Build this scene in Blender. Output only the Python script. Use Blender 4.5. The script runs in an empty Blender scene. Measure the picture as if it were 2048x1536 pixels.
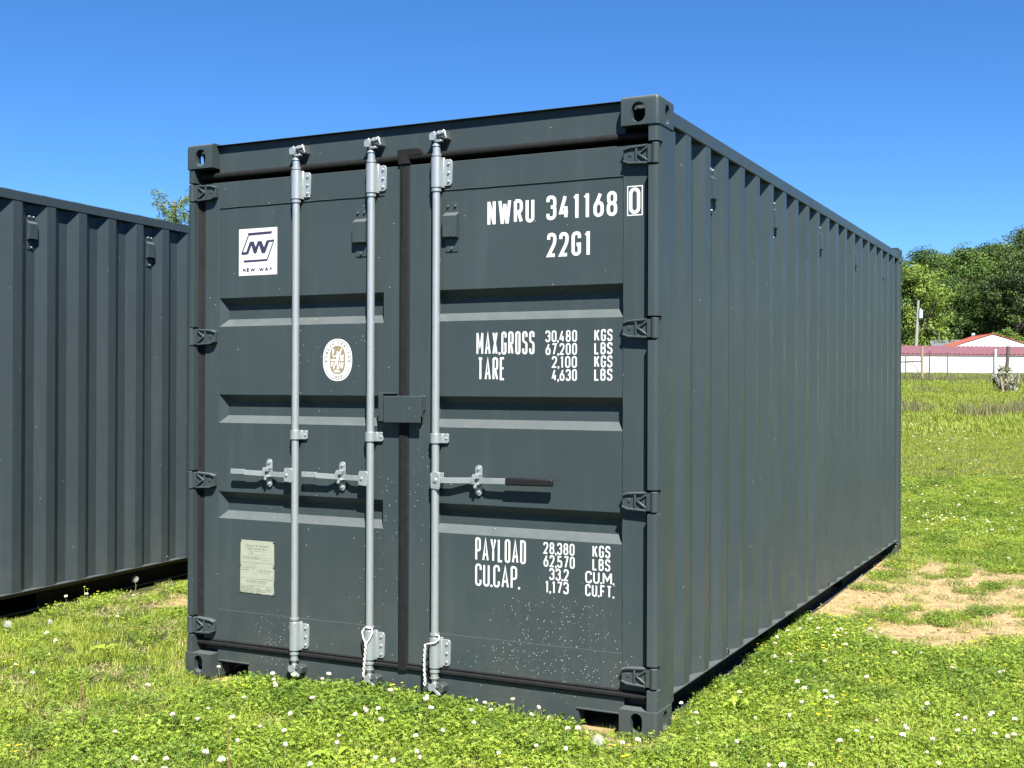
import bpy, bmesh, math, random
import numpy as np
from mathutils import Vector, Matrix

# ------------------------------------------------------------------ camera, sky, sun, exposure
scene = bpy.context.scene
COL = scene.collection
CAM = (4.07602, -4.55310, 1.41646)
cam_d = bpy.data.cameras.new('camera')
cam_d.sensor_width = 36.0
cam_d.lens = 42.4144
cam_d.clip_start = 0.05
cam_d.clip_end = 3000.0
cam = bpy.data.objects.new('camera', cam_d)
COL.objects.link(cam)
RM = Matrix(((0.8934571, -0.0022558, 0.4491429), (0.4491329, -0.0038653, -0.8934566), (0.0037516, 0.99999, -0.0024403)))
cam.matrix_world = Matrix.Translation(CAM) @ RM.to_4x4()
scene.camera = cam

SUN_TO = Vector((0.79, -1.0, 1.57)).normalized()          # towards the sun
SUN_EL = math.asin(SUN_TO.z)
world = bpy.data.worlds.new('World')
scene.world = world
world.use_nodes = True
wn = world.node_tree.nodes
wn.clear()
sky = wn.new('ShaderNodeTexSky')
sky.sky_type = 'NISHITA'
sky.sun_disc = False
sky.sun_elevation = SUN_EL
sky.sun_rotation = math.atan2(SUN_TO.x, SUN_TO.y)
sky.altitude = 300
sky.air_density = 0.75
sky.dust_density = 0.0
sky.ozone_density = 10.0
bg = wn.new('ShaderNodeBackground')
bg.inputs['Strength'].default_value = 0.05
wo = wn.new('ShaderNodeOutputWorld')
hsv = wn.new('ShaderNodeHueSaturation')
hsv.inputs['Saturation'].default_value = 1.11
world.node_tree.links.new(sky.outputs[0], hsv.inputs['Color'])
world.node_tree.links.new(hsv.outputs[0], bg.inputs[0])
world.node_tree.links.new(bg.outputs[0], wo.inputs[0])

sun_d = bpy.data.lights.new('sun', 'SUN')
sun_d.energy = 5.0
sun_d.angle = math.radians(0.5)
sun_d.color = (1.0, 0.955, 0.89)
sun = bpy.data.objects.new('sun', sun_d)
COL.objects.link(sun)
sun.rotation_euler = SUN_TO.to_track_quat('Z', 'Y').to_euler()
sun.location = (20, -20, 30)

scene.view_settings.view_transform = 'Standard'
scene.view_settings.look = 'None'
scene.view_settings.gamma = 1.0
scene.view_settings.use_curve_mapping = False
scene.view_settings.exposure = 1.88
scene.cycles.max_bounces = 6
scene.cycles.diffuse_bounces = 2
scene.cycles.glossy_bounces = 2
scene.cycles.transparent_max_bounces = 8

rng = random.Random(7)
NR = np.random.RandomState(11)

# ------------------------------------------------------------------ helpers
F2 = np.array([-0.44914, 0.89346])      # view direction on the ground
R2 = np.array([0.89346, 0.44914])       # its right
C2 = np.array(CAM[:2])


def W(s, l):
    p = C2 + s * F2 + l * R2
    return float(p[0]), float(p[1])


class MB:
    def __init__(self):
        self.v = []; self.f = []; self.mi = []; self.m = 0

    def add(self, vs, fs):
        b = len(self.v)
        self.v += [tuple(p) for p in vs]
        for f in fs:
            self.f.append(tuple(b + i for i in f)); self.mi.append(self.m)
        return self

    def hexa(self, p):
        return self.add(p, [(0, 3, 2, 1), (4, 5, 6, 7), (0, 1, 5, 4), (1, 2, 6, 5), (2, 3, 7, 6), (3, 0, 4, 7)])

    def box(self, x0, x1, y0, y1, z0, z1):
        return self.hexa([(x0, y0, z0), (x1, y0, z0), (x1, y1, z0), (x0, y1, z0), (x0, y0, z1), (x1, y0, z1), (x1, y1, z1), (x0, y1, z1)])

    def prism(self, poly, axis, a0, a1):
        def P(u, w, a):
            return {'x': (a, u, w), 'y': (u, a, w), 'z': (u, w, a)}[axis]
        n = len(poly)
        vs = [P(u, w, a0) for u, w in poly] + [P(u, w, a1) for u, w in poly]
        fs = [tuple(range(n - 1, -1, -1)), tuple(range(n, 2 * n))]
        fs += [(i, (i + 1) % n, n + (i + 1) % n, n + i) for i in range(n)]
        return self.add(vs, fs)

    def cyl(self, p0, p1, r, n=16, r1=None, caps=True):
        p0 = Vector(p0); p1 = Vector(p1)
        r1 = r if r1 is None else r1
        d = (p1 - p0).normalized()
        a = d.orthogonal().normalized(); b = d.cross(a)
        vs = []
        for p, rr in ((p0, r), (p1, r1)):
            for i in range(n):
                t = 2 * math.pi * i / n
                vs.append(p + a * (rr * math.cos(t)) + b * (rr * math.sin(t)))
        fs = [(i, (i + 1) % n, n + (i + 1) % n, n + i) for i in range(n)]
        if caps:
            fs += [tuple(range(n - 1, -1, -1)), tuple(range(n, 2 * n))]
        return self.add(vs, fs)

    def tube(self, pts, r, n=6):
        pts = [Vector(p) for p in pts]
        rs = r if isinstance(r, (list, tuple)) else [r] * len(pts)
        vs = []; ref = None
        for i, p in enumerate(pts):
            d = (pts[min(i + 1, len(pts) - 1)] - pts[max(i - 1, 0)]).normalized()
            if ref is None:
                ref = d.orthogonal().normalized()
            a = (ref - d * ref.dot(d)).normalized(); ref = a; b = d.cross(a)
            for k in range(n):
                t = 2 * math.pi * k / n
                vs.append(p + a * (rs[i] * math.cos(t)) + b * (rs[i] * math.sin(t)))
        fs = []
        for i in range(len(pts) - 1):
            for k in range(n):
                fs.append((i * n + k, i * n + (k + 1) % n, (i + 1) * n + (k + 1) % n, (i + 1) * n + k))
        fs += [tuple(range(n - 1, -1, -1)), tuple((len(pts) - 1) * n + k for k in range(n))]
        return self.add(vs, fs)

    def ball(self, c, r, n=8, m=5, sq=(1, 1, 1)):
        vs = [(c[0], c[1], c[2] + r * sq[2])]
        for j in range(1, m):
            ph = math.pi * j / m
            for i in range(n):
                t = 2 * math.pi * i / n
                vs.append((c[0] + r * sq[0] * math.sin(ph) * math.cos(t), c[1] + r * sq[1] * math.sin(ph) * math.sin(t), c[2] + r * sq[2] * math.cos(ph)))
        vs.append((c[0], c[1], c[2] - r * sq[2]))
        fs = [(0, 1 + i, 1 + (i + 1) % n) for i in range(n)]
        for j in range(m - 2):
            for i in range(n):
                a = 1 + j * n
                fs.append((a + i, a + n + i, a + n + (i + 1) % n, a + (i + 1) % n))
        a = 1 + (m - 2) * n
        fs += [(a + (i + 1) % n, a + i, len(vs) - 1) for i in range(n)]
        return self.add(vs, fs)

    def mirror_x(self, w):
        self.v = [(w - x, y, z) for x, y, z in self.v]
        return self

    def mesh(self, name, mats, smooth=None, fix=True):
        me = bpy.data.meshes.new(name)
        me.from_pydata(self.v, [], self.f)
        if not isinstance(mats, (list, tuple)):
            mats = [mats]
        for m in mats:
            me.materials.append(m)
        me.polygons.foreach_set('material_index', self.mi)
        if fix:
            bm = bmesh.new(); bm.from_mesh(me)
            bmesh.ops.recalc_face_normals(bm, faces=bm.faces)
            bm.to_mesh(me); bm.free()
        if smooth:
            me.polygons.foreach_set('use_smooth', [True] * len(me.polygons))
            me.set_sharp_from_angle(angle=math.radians(smooth))
        me.update()
        return me

    def obj(self, name, mats, parent=None, smooth=None, bevel=0, loc=(0, 0, 0), label=None):
        return place(name, self.mesh(name, mats, smooth), parent, loc, bevel, label)


def place(name, me, parent=None, loc=(0, 0, 0), bevel=0, label=None):
    o = bpy.data.objects.new(name, me)
    COL.objects.link(o)
    o.location = loc
    if parent is not None:
        o.parent = parent
    if bevel:
        b = o.modifiers.new('bevel', 'BEVEL')
        b.width = bevel; b.segments = 2; b.limit_method = 'ANGLE'; b.angle_limit = math.radians(40)
        b.harden_normals = False
    if label:
        o['label'] = label
    return o


def thing(name, label, cat, loc=(0, 0, 0), rotz=0, group=None):
    o = bpy.data.objects.new(name, None)
    o.empty_display_size = 0.2
    COL.objects.link(o)
    o.location = loc; o.rotation_euler = (0, 0, rotz)
    return tag(o, label, cat, group)


def tag(o, label=None, cat=None, group=None, kind=None):
    if label: o['label'] = label
    if cat: o['category'] = cat
    if group: o['group'] = group
    if kind: o['kind'] = kind
    return o


def copy_tree(o, parent=None, skip=()):
    c = o.copy(); COL.objects.link(c); c.parent = parent
    for ch in o.children:
        if ch.name.split('.')[0] not in skip:
            copy_tree(ch, c, skip)
    return c


def _hash(ix, iy, seed):
    h = (ix.astype(np.int64) * 374761393 + iy.astype(np.int64) * 668265263 + seed * 982451653) & 0x7fffffff
    h = ((h ^ (h >> 13)) * 1274126177) & 0x7fffffff
    return ((h ^ (h >> 16)) & 0xffff) / 65535.0


def vnoise(x, y, seed=0):
    x = np.asarray(x, float); y = np.asarray(y, float)
    ix = np.floor(x); iy = np.floor(y)
    fx = x - ix; fy = y - iy
    fx = fx * fx * (3 - 2 * fx); fy = fy * fy * (3 - 2 * fy)
    a = _hash(ix, iy, seed); b = _hash(ix + 1, iy, seed); c = _hash(ix, iy + 1, seed); d = _hash(ix + 1, iy + 1, seed)
    return (a * (1 - fx) + b * fx) * (1 - fy) + (c * (1 - fx) + d * fx) * fy


def fbm(x, y, seed=0, o=3):
    t = 0; a = .5; n = 0
    for i in range(o):
        t = t + a * vnoise(np.asarray(x) * 2 ** i, np.asarray(y) * 2 ** i, seed + i); n += a; a *= .5
    return t / n


def sstep(a, b, x):
    t = np.clip((np.asarray(x, float) - a) / (b - a), 0, 1)
    return t * t * (3 - 2 * t)


# ------------------------------------------------------------------ materials
class NT:
    def __init__(self, name):
        self.mat = bpy.data.materials.new(name)
        self.mat.use_nodes = True
        self.t = self.mat.node_tree
        self.t.nodes.clear()
        self.out = self.n('ShaderNodeOutputMaterial')

    def n(self, typ, **kw):
        nd = self.t.nodes.new(typ)
        for k, v in kw.items():
            if k.startswith('i_'):
                nd.inputs[k[2:].replace('_', ' ')].default_value = v
            else:
                setattr(nd, k, v)
        return nd

    def l(self, a, b):
        self.t.links.new(a, b)

    def noise(self, scale, detail=4, rough=.55, vec=None, dims='3D'):
        nd = self.n('ShaderNodeTexNoise'); nd.noise_dimensions = dims
        nd.inputs['Scale'].default_value = scale; nd.inputs['Detail'].default_value = detail; nd.inputs['Roughness'].default_value = rough
        if vec is not None: self.l(vec, nd.inputs['Vector'])
        return nd.outputs['Fac']

    def ramp(self, fac, stops, interp='LINEAR'):
        nd = self.n('ShaderNodeValToRGB')
        cr = nd.color_ramp; cr.interpolation = interp
        while len(cr.elements) < len(stops): cr.elements.new(.5)
        for e, (p, c) in zip(cr.elements, stops):
            e.position = p
            e.color = (c, c, c, 1) if isinstance(c, (int, float)) else (*c, 1)
        self.l(fac, nd.inputs[0])
        return nd.outputs[0]

    def mix(self, fac, a, b, mode='MIX'):
        nd = self.n('ShaderNodeMix'); nd.data_type = 'RGBA'; nd.blend_type = mode
        for s, v in ((nd.inputs[0], fac), (nd.inputs[6], a), (nd.inputs[7], b)):
            if isinstance(v, (int, float)): s.default_value = v
            elif isinstance(v, (tuple, list)): s.default_value = (*v, 1)
            else: self.l(v, s)
        return nd.outputs[2]

    def math(self, op, a, b=None, clamp=False):
        nd = self.n('ShaderNodeMath'); nd.operation = op; nd.use_clamp = clamp
        for s, v in ((nd.inputs[0], a), (nd.inputs[1], b)):
            if v is None: continue
            if isinstance(v, (int, float)): s.default_value = v
            else: self.l(v, s)
        return nd.outputs[0]

    def principled(self, color, rough=.5, metal=0.0, spec=.5, bump=None, bstr=.2, bdist=.002):
        p = self.n('ShaderNodeBsdfPrincipled')
        for nm, v in (('Base Color', color), ('Roughness', rough), ('Metallic', metal)):
            s = p.inputs[nm]
            if isinstance(v, (int, float)): s.default_value = v
            elif isinstance(v, (tuple, list)): s.default_value = (*v, 1)
            else: self.l(v, s)
        p.inputs['Specular IOR Level'].default_value = spec
        if bump is not None:
            b = self.n('ShaderNodeBump'); b.inputs['Strength'].default_value = bstr; b.inputs['Distance'].default_value = bdist
            self.l(bump, b.inputs['Height']); self.l(b.outputs[0], p.inputs['Normal'])
        self.l(p.outputs[0], self.out.inputs[0])
        return p


def simple(name, col, rough=.5, metal=0.0, spec=.5, var=.12, scale=40):
    t = NT(name)
    g = t.n('ShaderNodeTexCoord').outputs['Object']
    f = t.noise(scale, 4, .6, g)
    d = tuple(c * (1 - var) for c in col); b = tuple(min(1, c * (1 + var)) for c in col)
    t.principled(t.ramp(f, [(.3, d), (.7, b)]), rough, metal, spec, f, .12, .001)
    return t.mat


def paint_mat(name, base, splash=False):
    t = NT(name)
    g = t.n('ShaderNodeTexCoord').outputs['Object']
    sep = t.n('ShaderNodeSeparateXYZ'); t.l(g, sep.inputs[0])
    big = t.noise(1.3, 4, .6, g)
    fine = t.noise(90, 3, .6, g)
    mp = t.n('ShaderNodeMapping'); mp.inputs['Scale'].default_value = (9, 9, .8); t.l(g, mp.inputs[0])
    streak = t.noise(1.6, 5, .6, mp.outputs[0])
    c = t.ramp(big, [(.3, tuple(x * .93 for x in base)), (.7, tuple(x * 1.07 for x in base))])
    c = t.mix(t.ramp(streak, [(.52, 0.0), (.8, .36)]), c, tuple(x * 1.5 + .003 for x in base))
    # dust that has settled near the ground
    gp = t.n('ShaderNodeNewGeometry')
    wz = t.n('ShaderNodeSeparateXYZ'); t.l(gp.outputs['Position'], wz.inputs[0])
    low = t.math('MULTIPLY', t.ramp(wz.outputs['Z'], [(.02, 1.0), (.75, 0.0)]), t.ramp(t.noise(5, 5, .7, g), [(.35, 0.0), (.75, .40)]))
    c = t.mix(low, c, (.075, .07, .052))
    # paler tone mixed in on faces that point up
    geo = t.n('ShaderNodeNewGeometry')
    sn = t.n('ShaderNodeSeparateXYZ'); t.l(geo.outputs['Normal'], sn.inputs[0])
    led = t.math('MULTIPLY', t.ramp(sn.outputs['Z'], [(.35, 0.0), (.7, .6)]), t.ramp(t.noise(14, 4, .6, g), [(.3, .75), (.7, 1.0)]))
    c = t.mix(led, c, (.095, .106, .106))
    # small pale specks
    vor = t.n('ShaderNodeTexVoronoi'); vor.inputs['Scale'].default_value = 42; t.l(g, vor.inputs['Vector'])
    dots = t.math('LESS_THAN', vor.outputs['Distance'], .10)
    wn_ = t.n('ShaderNodeTexWhiteNoise'); t.l(vor.outputs['Color'], wn_.inputs['Vector'])
    dots = t.math('MULTIPLY', dots, t.math('GREATER_THAN', wn_.outputs['Value'], .955))
    fac = t.math('MULTIPLY', dots, .35)
    if splash:
        # pale mud splashes thrown up on the lower right door and round the emblem
        v2 = t.n('ShaderNodeTexVoronoi'); v2.inputs['Scale'].default_value = 120; t.l(g, v2.inputs['Vector'])
        w2 = t.n('ShaderNodeTexWhiteNoise'); t.l(v2.outputs['Color'], w2.inputs['Vector'])
        d2 = t.math('LESS_THAN', v2.outputs['Distance'], t.math('MULTIPLY', w2.outputs['Value'], .27))
        tot = None
        for cx, cz, rx, rz, amp in ((1.98, .36, .38, .27, .60), (1.9, .2, .7, .12, .28), (.93, 1.52, .48, .25, .09), (.52, .2, .18, .16, .7), (1.1, .62, .14, .6, .2), (1.32, .95, .12, .6, .12), (.6, .9, .5, .25, .04)):
            dx = t.math('DIVIDE', t.math('SUBTRACT', sep.outputs['X'], cx), rx)
            dz = t.math('DIVIDE', t.math('SUBTRACT', sep.outputs['Z'], cz), rz)
            r = t.math('ADD', t.math('MULTIPLY', dx, dx), t.math('MULTIPLY', dz, dz))
            k = t.math('MULTIPLY', t.math('SUBTRACT', 1.0, r, True), amp)
            tot = k if tot is None else t.math('ADD', tot, k)
        wh = t.n('ShaderNodeTexWhiteNoise'); wh.noise_dimensions = '3D'
        add = t.n('ShaderNodeVectorMath'); add.operation = 'ADD'; add.inputs[1].default_value = (7.1, 3.3, 1.7)
        t.l(v2.outputs['Color'], add.inputs[0]); t.l(add.outputs[0], wh.inputs['Vector'])
        on = t.math('LESS_THAN', wh.outputs['Value'], tot)
        fac = t.math('MAXIMUM', fac, t.math('MULTIPLY', t.math('MULTIPLY', d2, on), .5))
    c = t.mix(fac, c, (.5, .52, .5))
    rough = t.ramp(t.noise(7, 4, .6, g), [(.3, .34), (.7, .46)])
    h = t.math('ADD', t.math('MULTIPLY', fine, .35), t.math('MULTIPLY', t.noise(2.6, 2, .5, g), 9.0))
    t.principled(c, rough, 0.0, .24, h, .10, .003)
    return t.mat


PAINT = (.0255, .0360, .0380)
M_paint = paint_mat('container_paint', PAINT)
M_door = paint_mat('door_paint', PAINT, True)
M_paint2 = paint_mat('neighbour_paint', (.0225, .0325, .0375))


def zinc_mat(name, col):
    t = NT(name)
    g = t.n('ShaderNodeTexCoord').outputs['Object']
    mp = t.n('ShaderNodeMapping'); mp.inputs['Scale'].default_value = (30, 30, 9); t.l(g, mp.inputs[0])
    f = t.noise(2.5, 5, .65, mp.outputs[0])
    c = t.ramp(f, [(.3, tuple(x * .80 for x in col)), (.62, col), (.75, tuple(min(1, x * 1.3) for x in col))])
    t.principled(c, t.ramp(f, [(.3, .46), (.7, .30)]), .6, .5, f, .15, .001)
    return t.mat


M_zinc = zinc_mat('galvanized_steel', (.335, .365, .365))
M_zinc_d = zinc_mat('dull_galvanized_steel', (.10, .11, .11))
M_rubber = simple('gasket_rubber', (.0072, .0074, .0076), .7, 0, .15, .3, 25)
M_grip = simple('handle_grip_rubber', (.008, .008, .0085), .5, 0, .2, .15, 60)
M_dark = simple('hole_dark', (.02, .022, .022), .8, 0, .2)  # colour of the dark discs that stand for shaded bracket holes
M_web_shade = simple('web_shade_black', (.010, .0095, .009), .85, 0, .15, .3, 8)  # near-black in place of the shade under the bottom rail flange
M_floor = simple('floor_wood', (.08, .05, .03), .8)
M_white = simple('white_print', (.42, .43, .42), .55, 0, .4, .05, 30)
M_sticker = simple('sticker_white', (.44, .45, .44), .4, 0, .5, .03, 20)
M_ink = simple('sticker_ink', (.022, .020, .048), .45)
M_tan = simple('emblem_tan', (.165, .135, .08), .45, 0, .5, .08)
M_ring = simple('emblem_grey', (.045, .043, .044), .5)
M_plate = simple('plate_cream', (.255, .27, .21), .42, .15, .5, .05, 25)
M_pink = simple('plate_ink', (.09, .10, .08), .6)
M_rope = simple('white_rope', (.42, .41, .38), .85, 0, .3, .12, 300)

# ------------------------------------------------------------------ ground and terrain


def ground_h(x, y):
    x = np.asarray(x, float); y = np.asarray(y, float)
    s = (x - C2[0]) * F2[0] + (y - C2[1]) * F2[1]
    l = (x - C2[0]) * R2[0] + (y - C2[1]) * R2[1]
    h = np.interp(s, [-1e4, 11.5, 15, 45, 60, 76, 110, 150, 220, 300, 420, 5000], [0, 0, .08, 1.22, 1.76, 2.15, 2.45, 4.0, 13, 26, 30, 30])
    far = sstep(20, 60, np.abs(s))
    h = h + far * (fbm(x * .05, y * .05, 3) - .5) * .5
    near = 1 - sstep(25, 60, np.hypot(x - 2, y - 1))
    h = h + near * ((fbm(x * .9, y * .9, 5) - .5) * .05 + (fbm(x * 5, y * 5, 6) - .5) * .018) + .006
    return h


def dirt_mask(x, y):
    x = np.asarray(x, float); y = np.asarray(y, float)
    n = fbm(x * 1.1, y * 1.1, 21, 4) - .5
    n2 = fbm(x * 3.2, y * 3.2, 27, 3) - .5
    d = np.sqrt(((x - 3.45) / 1.62) ** 2 + ((y - 4.2) / 2.05) ** 2)
    m = sstep(1.08, .72, d + n * 1.0 + n2 * .5)
    m2 = sstep(1.0, .5, np.sqrt(((x + 1.35) / .55) ** 2 + ((y - 1.7) / .45) ** 2) + n * 1.3 + n2) * .6
    m3 = sstep(1.0, .6, np.sqrt(((x - 2.33) / .30) ** 2 + ((y + .10) / .09) ** 2) + n2 * .8) * .9
    m4 = sstep(1.0, .5, np.sqrt(((x + .25) / .28) ** 2 + ((y + .1) / .16) ** 2) + n2) * .55
    # worn strip along the right side
    m5 = sstep(.5, .2, np.abs(x - 2.55) / .5 + n2) * sstep(2.6, 3.4, y) * sstep(6.6, 6.0, y) * .35
    under = ((x > -.02) & (x < 2.36) & (y > .02) & (y < 6.08)) * .8
    return np.clip(np.maximum.reduce([m, m2, m3, m4, m5, under]), 0, 1)


def axis_vals(parts):
    out = []
    for a, b, st in parts:
        out += list(np.arange(a, b - 1e-6, st))
    out.append(parts[-1][1])
    return np.array(out)


sv = axis_vals([(-900, -100, 100), (-100, -8, 8), (-8, 2, 1), (2, 16, .11), (16, 40, .8), (40, 120, 3), (120, 320, 8), (320, 2000, 140)])
lv = axis_vals([(-1500, -120, 115), (-120, -12, 6), (-12, -7, .5), (-7, 8, .13), (8, 14, .5), (14, 90, 2), (90, 150, 10), (150, 1500, 135)])
S, L = np.meshgrid(sv, lv, indexing='ij')
GX = C2[0] + S * F2[0] + L * R2[0]; GY = C2[1] + S * F2[1] + L * R2[1]
GZ = ground_h(GX, GY)
ni, nj = S.shape
gv = np.stack([GX.ravel(), GY.ravel(), GZ.ravel()], 1)
ii, jj = np.meshgrid(np.arange(ni - 1), np.arange(nj - 1), indexing='ij')
b0 = (ii * nj + jj).ravel()
gf = np.stack([b0, b0 + nj, b0 + nj + 1, b0 + 1], 1)
gme = bpy.data.meshes.new('ground')
gme.from_pydata(gv.tolist(), [], gf[:, ::-1].tolist())
att = gme.attributes.new('dirt', 'FLOAT', 'POINT')
att.data.foreach_set('value', dirt_mask(gv[:, 0], gv[:, 1]).astype(np.float32))
gme.polygons.foreach_set('use_smooth', [True] * len(gme.polygons))

t = NT('ground_soil')
g = t.n('ShaderNodeTexCoord').outputs['Object']
at = t.n('ShaderNodeAttribute', attribute_name='dirt')
n1 = t.noise(.35, 5, .6, g); n2 = t.noise(9, 6, .7, g); n3 = t.noise(60, 4, .7, g)
soil = t.ramp(n2, [(.25, (.16, .112, .055)), (.5, (.31, .225, .115)), (.75, (.42, .32, .17))])
soil = t.mix(t.ramp(n3, [(.35, .0), (.7, .6)]), soil, (.13, .09, .045))
thatch = t.ramp(n2, [(.3, (.018, .024, .007)), (.55, (.042, .048, .014)), (.8, (.10, .085, .038))])
field = t.ramp(n1, [(.35, (.085, .125, .022)), (.6, (.12, .16, .035)), (.75, (.15, .16, .05))])
geo = t.n('ShaderNodeCameraData')
pos = t.n('ShaderNodeSeparateXYZ'); t.l(g, pos.inputs[0])
farf = t.ramp(t.math('DIVIDE', pos.outputs['Y'], 40.0), [(.3, 0.0), (.7, 1.0)])
c = t.mix(farf, thatch, field)
edge = t.math('ADD', at.outputs['Fac'], t.math('MULTIPLY', t.math('SUBTRACT', n2, .5), .5))
c = t.mix(t.ramp(edge, [(.3, 0.0), (.6, 1.0)]), c, soil)
t.principled(c, .95, 0, .15, t.math('ADD', n2, t.math('MULTIPLY', n3, .4)), .9, .02)
M_ground = t.mat
gme.materials.append(M_ground)
tag(place('ground', gme), 'grassy ground with clover and a bare sandy patch', None, None, 'structure')

# ------------------------------------------------------------------ the container: solid parts
WX, LY, HZ = 2.438, 6.058, 2.591


def obround(cx, cz, w, h, n=8, square=0):
    r = w / 2
    pts = []
    for i in range(n + 1):
        a = math.pi * i / n
        pts.append((cx + r * math.cos(a), cz + h / 2 - r + r * math.sin(a)))
    for i in range(n + 1):
        a = math.pi + math.pi * i / n
        pts.append((cx + r * math.cos(a), cz - h / 2 + r + r * math.sin(a)))
    return pts


def casting_mesh(top):
    z0, z1 = (HZ - .118, HZ) if top else (0, .118)
    bm = bmesh.new()
    m = MB().box(WX - .162, WX, 0, .178, z0, z1).mesh('tmp', [M_paint])
    bm.from_mesh(m)
    es = []
    for e in bm.edges:
        a, b = e.verts[0].co, e.verts[1].co
        outer = [(abs(a.x - WX) < 1e-5 and abs(b.x - WX) < 1e-5), (a.y < 1e-5 and b.y < 1e-5), (abs(a.z - (z1 if top else z0)) < 1e-5 and abs(b.z - (z1 if top else z0)) < 1e-5)]
        if sum(outer) >= 2:
            es.append(e)
    bmesh.ops.bevel(bm, geom=es, offset=.016, segments=4, affect='EDGES', profile=.5)
    bm.to_mesh(m); bm.free()
    base = bpy.data.objects.new('tmp', m); COL.objects.link(base)
    cz = (2.5245 if top else .067)
    hole = MB()
    cuts = [MB().box(WX - .134, WX - .026, .028, .15, z0 + .026, z1 - .026),
            MB().prism(obround(WX - .088, cz, .060 if top else .050, .082), 'y', -.02, .06),
            MB().prism(obround(.1, cz, .050, .080), 'x', WX - .06, WX + .02),
            MB().prism([(u, w) for w, u in obround(.089, WX - .081, .056, .112)], 'z', (z1 - .04 if top else z0 - .02), (z1 + .02 if top else z0 + .04))]
    # keep cutters as separate boolean steps
    tmp = [base]
    for c_ in cuts:
        cm = c_.mesh('tmpc', [M_paint])
        co = bpy.data.objects.new('tmpc', cm); COL.objects.link(co); tmp.append(co)
        md = base.modifiers.new('b', 'BOOLEAN'); md.operation = 'DIFFERENCE'; md.object = co; md.solver = 'EXACT'
    dg = bpy.context.evaluated_depsgraph_get()
    me = bpy.data.meshes.new_from_object(base.evaluated_get(dg))
    me.name = 'corner_casting'
    for o_ in tmp:
        bpy.data.objects.remove(o_)
    me.polygons.foreach_set('use_smooth', [True] * len(me.polygons))
    me.set_sharp_from_angle(angle=math.radians(35))
    return me


def flip_mesh(me, fx=False, fy=False):
    m = me.copy()
    M = Matrix.Translation((WX if fx else 0, LY if fy else 0, 0)) @ Matrix.Diagonal((-1 if fx else 1, -1 if fy else 1, 1, 1))
    m.transform(M)
    if fx != fy:
        m.flip_normals()
    return m


main = thing('shipping_container', 'large dark grey shipping container facing us with closed double doors', 'container')
for top in (True, False):
    cm = casting_mesh(top)
    for fx in (False, True):
        for fy in (False, True):
            place('corner_casting', flip_mesh(cm, fx, fy) if (fx or fy) else cm, main)

HINGE_Z = (2.357, 1.655, .957, .250)
# door-end posts with notches where the hinge knuckles sit
for side in (0, 1):
    m = MB()
    full = [(2.392, .006), (2.418, .006), (2.426, .0085), (2.432, .015), (2.434, .024), (2.434, .212), (2.376, .212), (2.376, .125), (2.392, .125)]
    cut = [(2.392, .052), (2.4339, .056), (2.4339, .2118), (2.3762, .2118), (2.3762, .1248), (2.392, .1248)]
    zs = [.118]
    for hz in sorted(HINGE_Z):
        zs += [hz - .049, hz + .049]
    zs.append(2.473)
    for k in range(len(zs) - 1):
        m.prism(full if k % 2 == 0 else cut, 'z', zs[k], zs[k + 1])
    if side:
        m.mirror_x(WX)
    m.obj('corner_post', M_paint, main, smooth=35)
    m = MB().prism([(2.33, 5.86), (2.428, 5.86), (2.434, 5.866), (2.434, 6.045), (2.428, 6.052), (2.33, 6.052)], 'z', .118, 2.473)
    if side:
        m.mirror_x(WX)
    m.obj('corner_post', M_paint, main, bevel=.003)

# side walls: pressed corrugation, pitch 278 mm
ks = []
y = .146 - .278
prof = [(.205, 2.396)]
for k in range(-1, 21):
    a = .352 + .278 * (k + 0) - 0
    for yy, xx in ((a - .068, 2.396), (a, 2.432), (a + .0717, 2.432), (a + .140, 2.396)):
        if .21 < yy < 5.84:
            prof.append((yy, xx))
prof.append((5.865, 2.396))
for side in (0, 1):
    m = MB()
    nz = [.152, .5, .9, 1.3, 1.7, 2.1, 2.50]
    vs = []; fs = []
    for z in nz:
        vs += [(x, yy, z) for yy, x in prof]
    n = len(prof)
    for j in range(len(nz) - 1):
        for i in range(n - 1):
            fs.append((j * n + i, j * n + i + 1, (j + 1) * n + i + 1, (j + 1) * n + i))
    m.add(vs, fs)
    if side:
        m.mirror_x(WX)
    o = m.obj('side_wall', M_paint, main)
    # top rail
    m = MB().box(2.374, 2.435, .176, 5.882, 2.494, 2.554)
    m.mirror_x(WX) if side else None
    m.obj('top_rail', M_paint, main, bevel=.004)
    # bottom rail: outward channel with fork pockets
    m = MB()
    m.box(2.30, 2.435, .178, 5.88, .147, .1535)
    m.box(2.334, 2.372, .19, 5.87, .010, .018)
    m.mirror_x(WX) if side else None
    m.obj('bottom_rail', M_paint, main, bevel=.0015)
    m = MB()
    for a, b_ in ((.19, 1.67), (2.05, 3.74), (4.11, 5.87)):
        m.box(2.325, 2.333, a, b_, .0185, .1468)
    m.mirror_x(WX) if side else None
    m.obj('rail_web', M_web_shade, main)  # flange shade is put into the web colour
    for hy in (.985, 3.2, 4.9):
        m = MB()
        m.tube([(2.421, hy - .02, .150), (2.427, hy - .015, .175), (2.432, hy, .188), (2.436, hy + .013, .176), (2.43, hy + .02, .152)], .0045, 6)
        m.mirror_x(WX) if side else None
        m.obj('lashing_hook', M_paint, main)
m = MB().box(2.3985, 2.4005, 5.50, 5.515, 1.44, 1.60)
m.obj('marker_strip', M_rubber, main)

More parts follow.
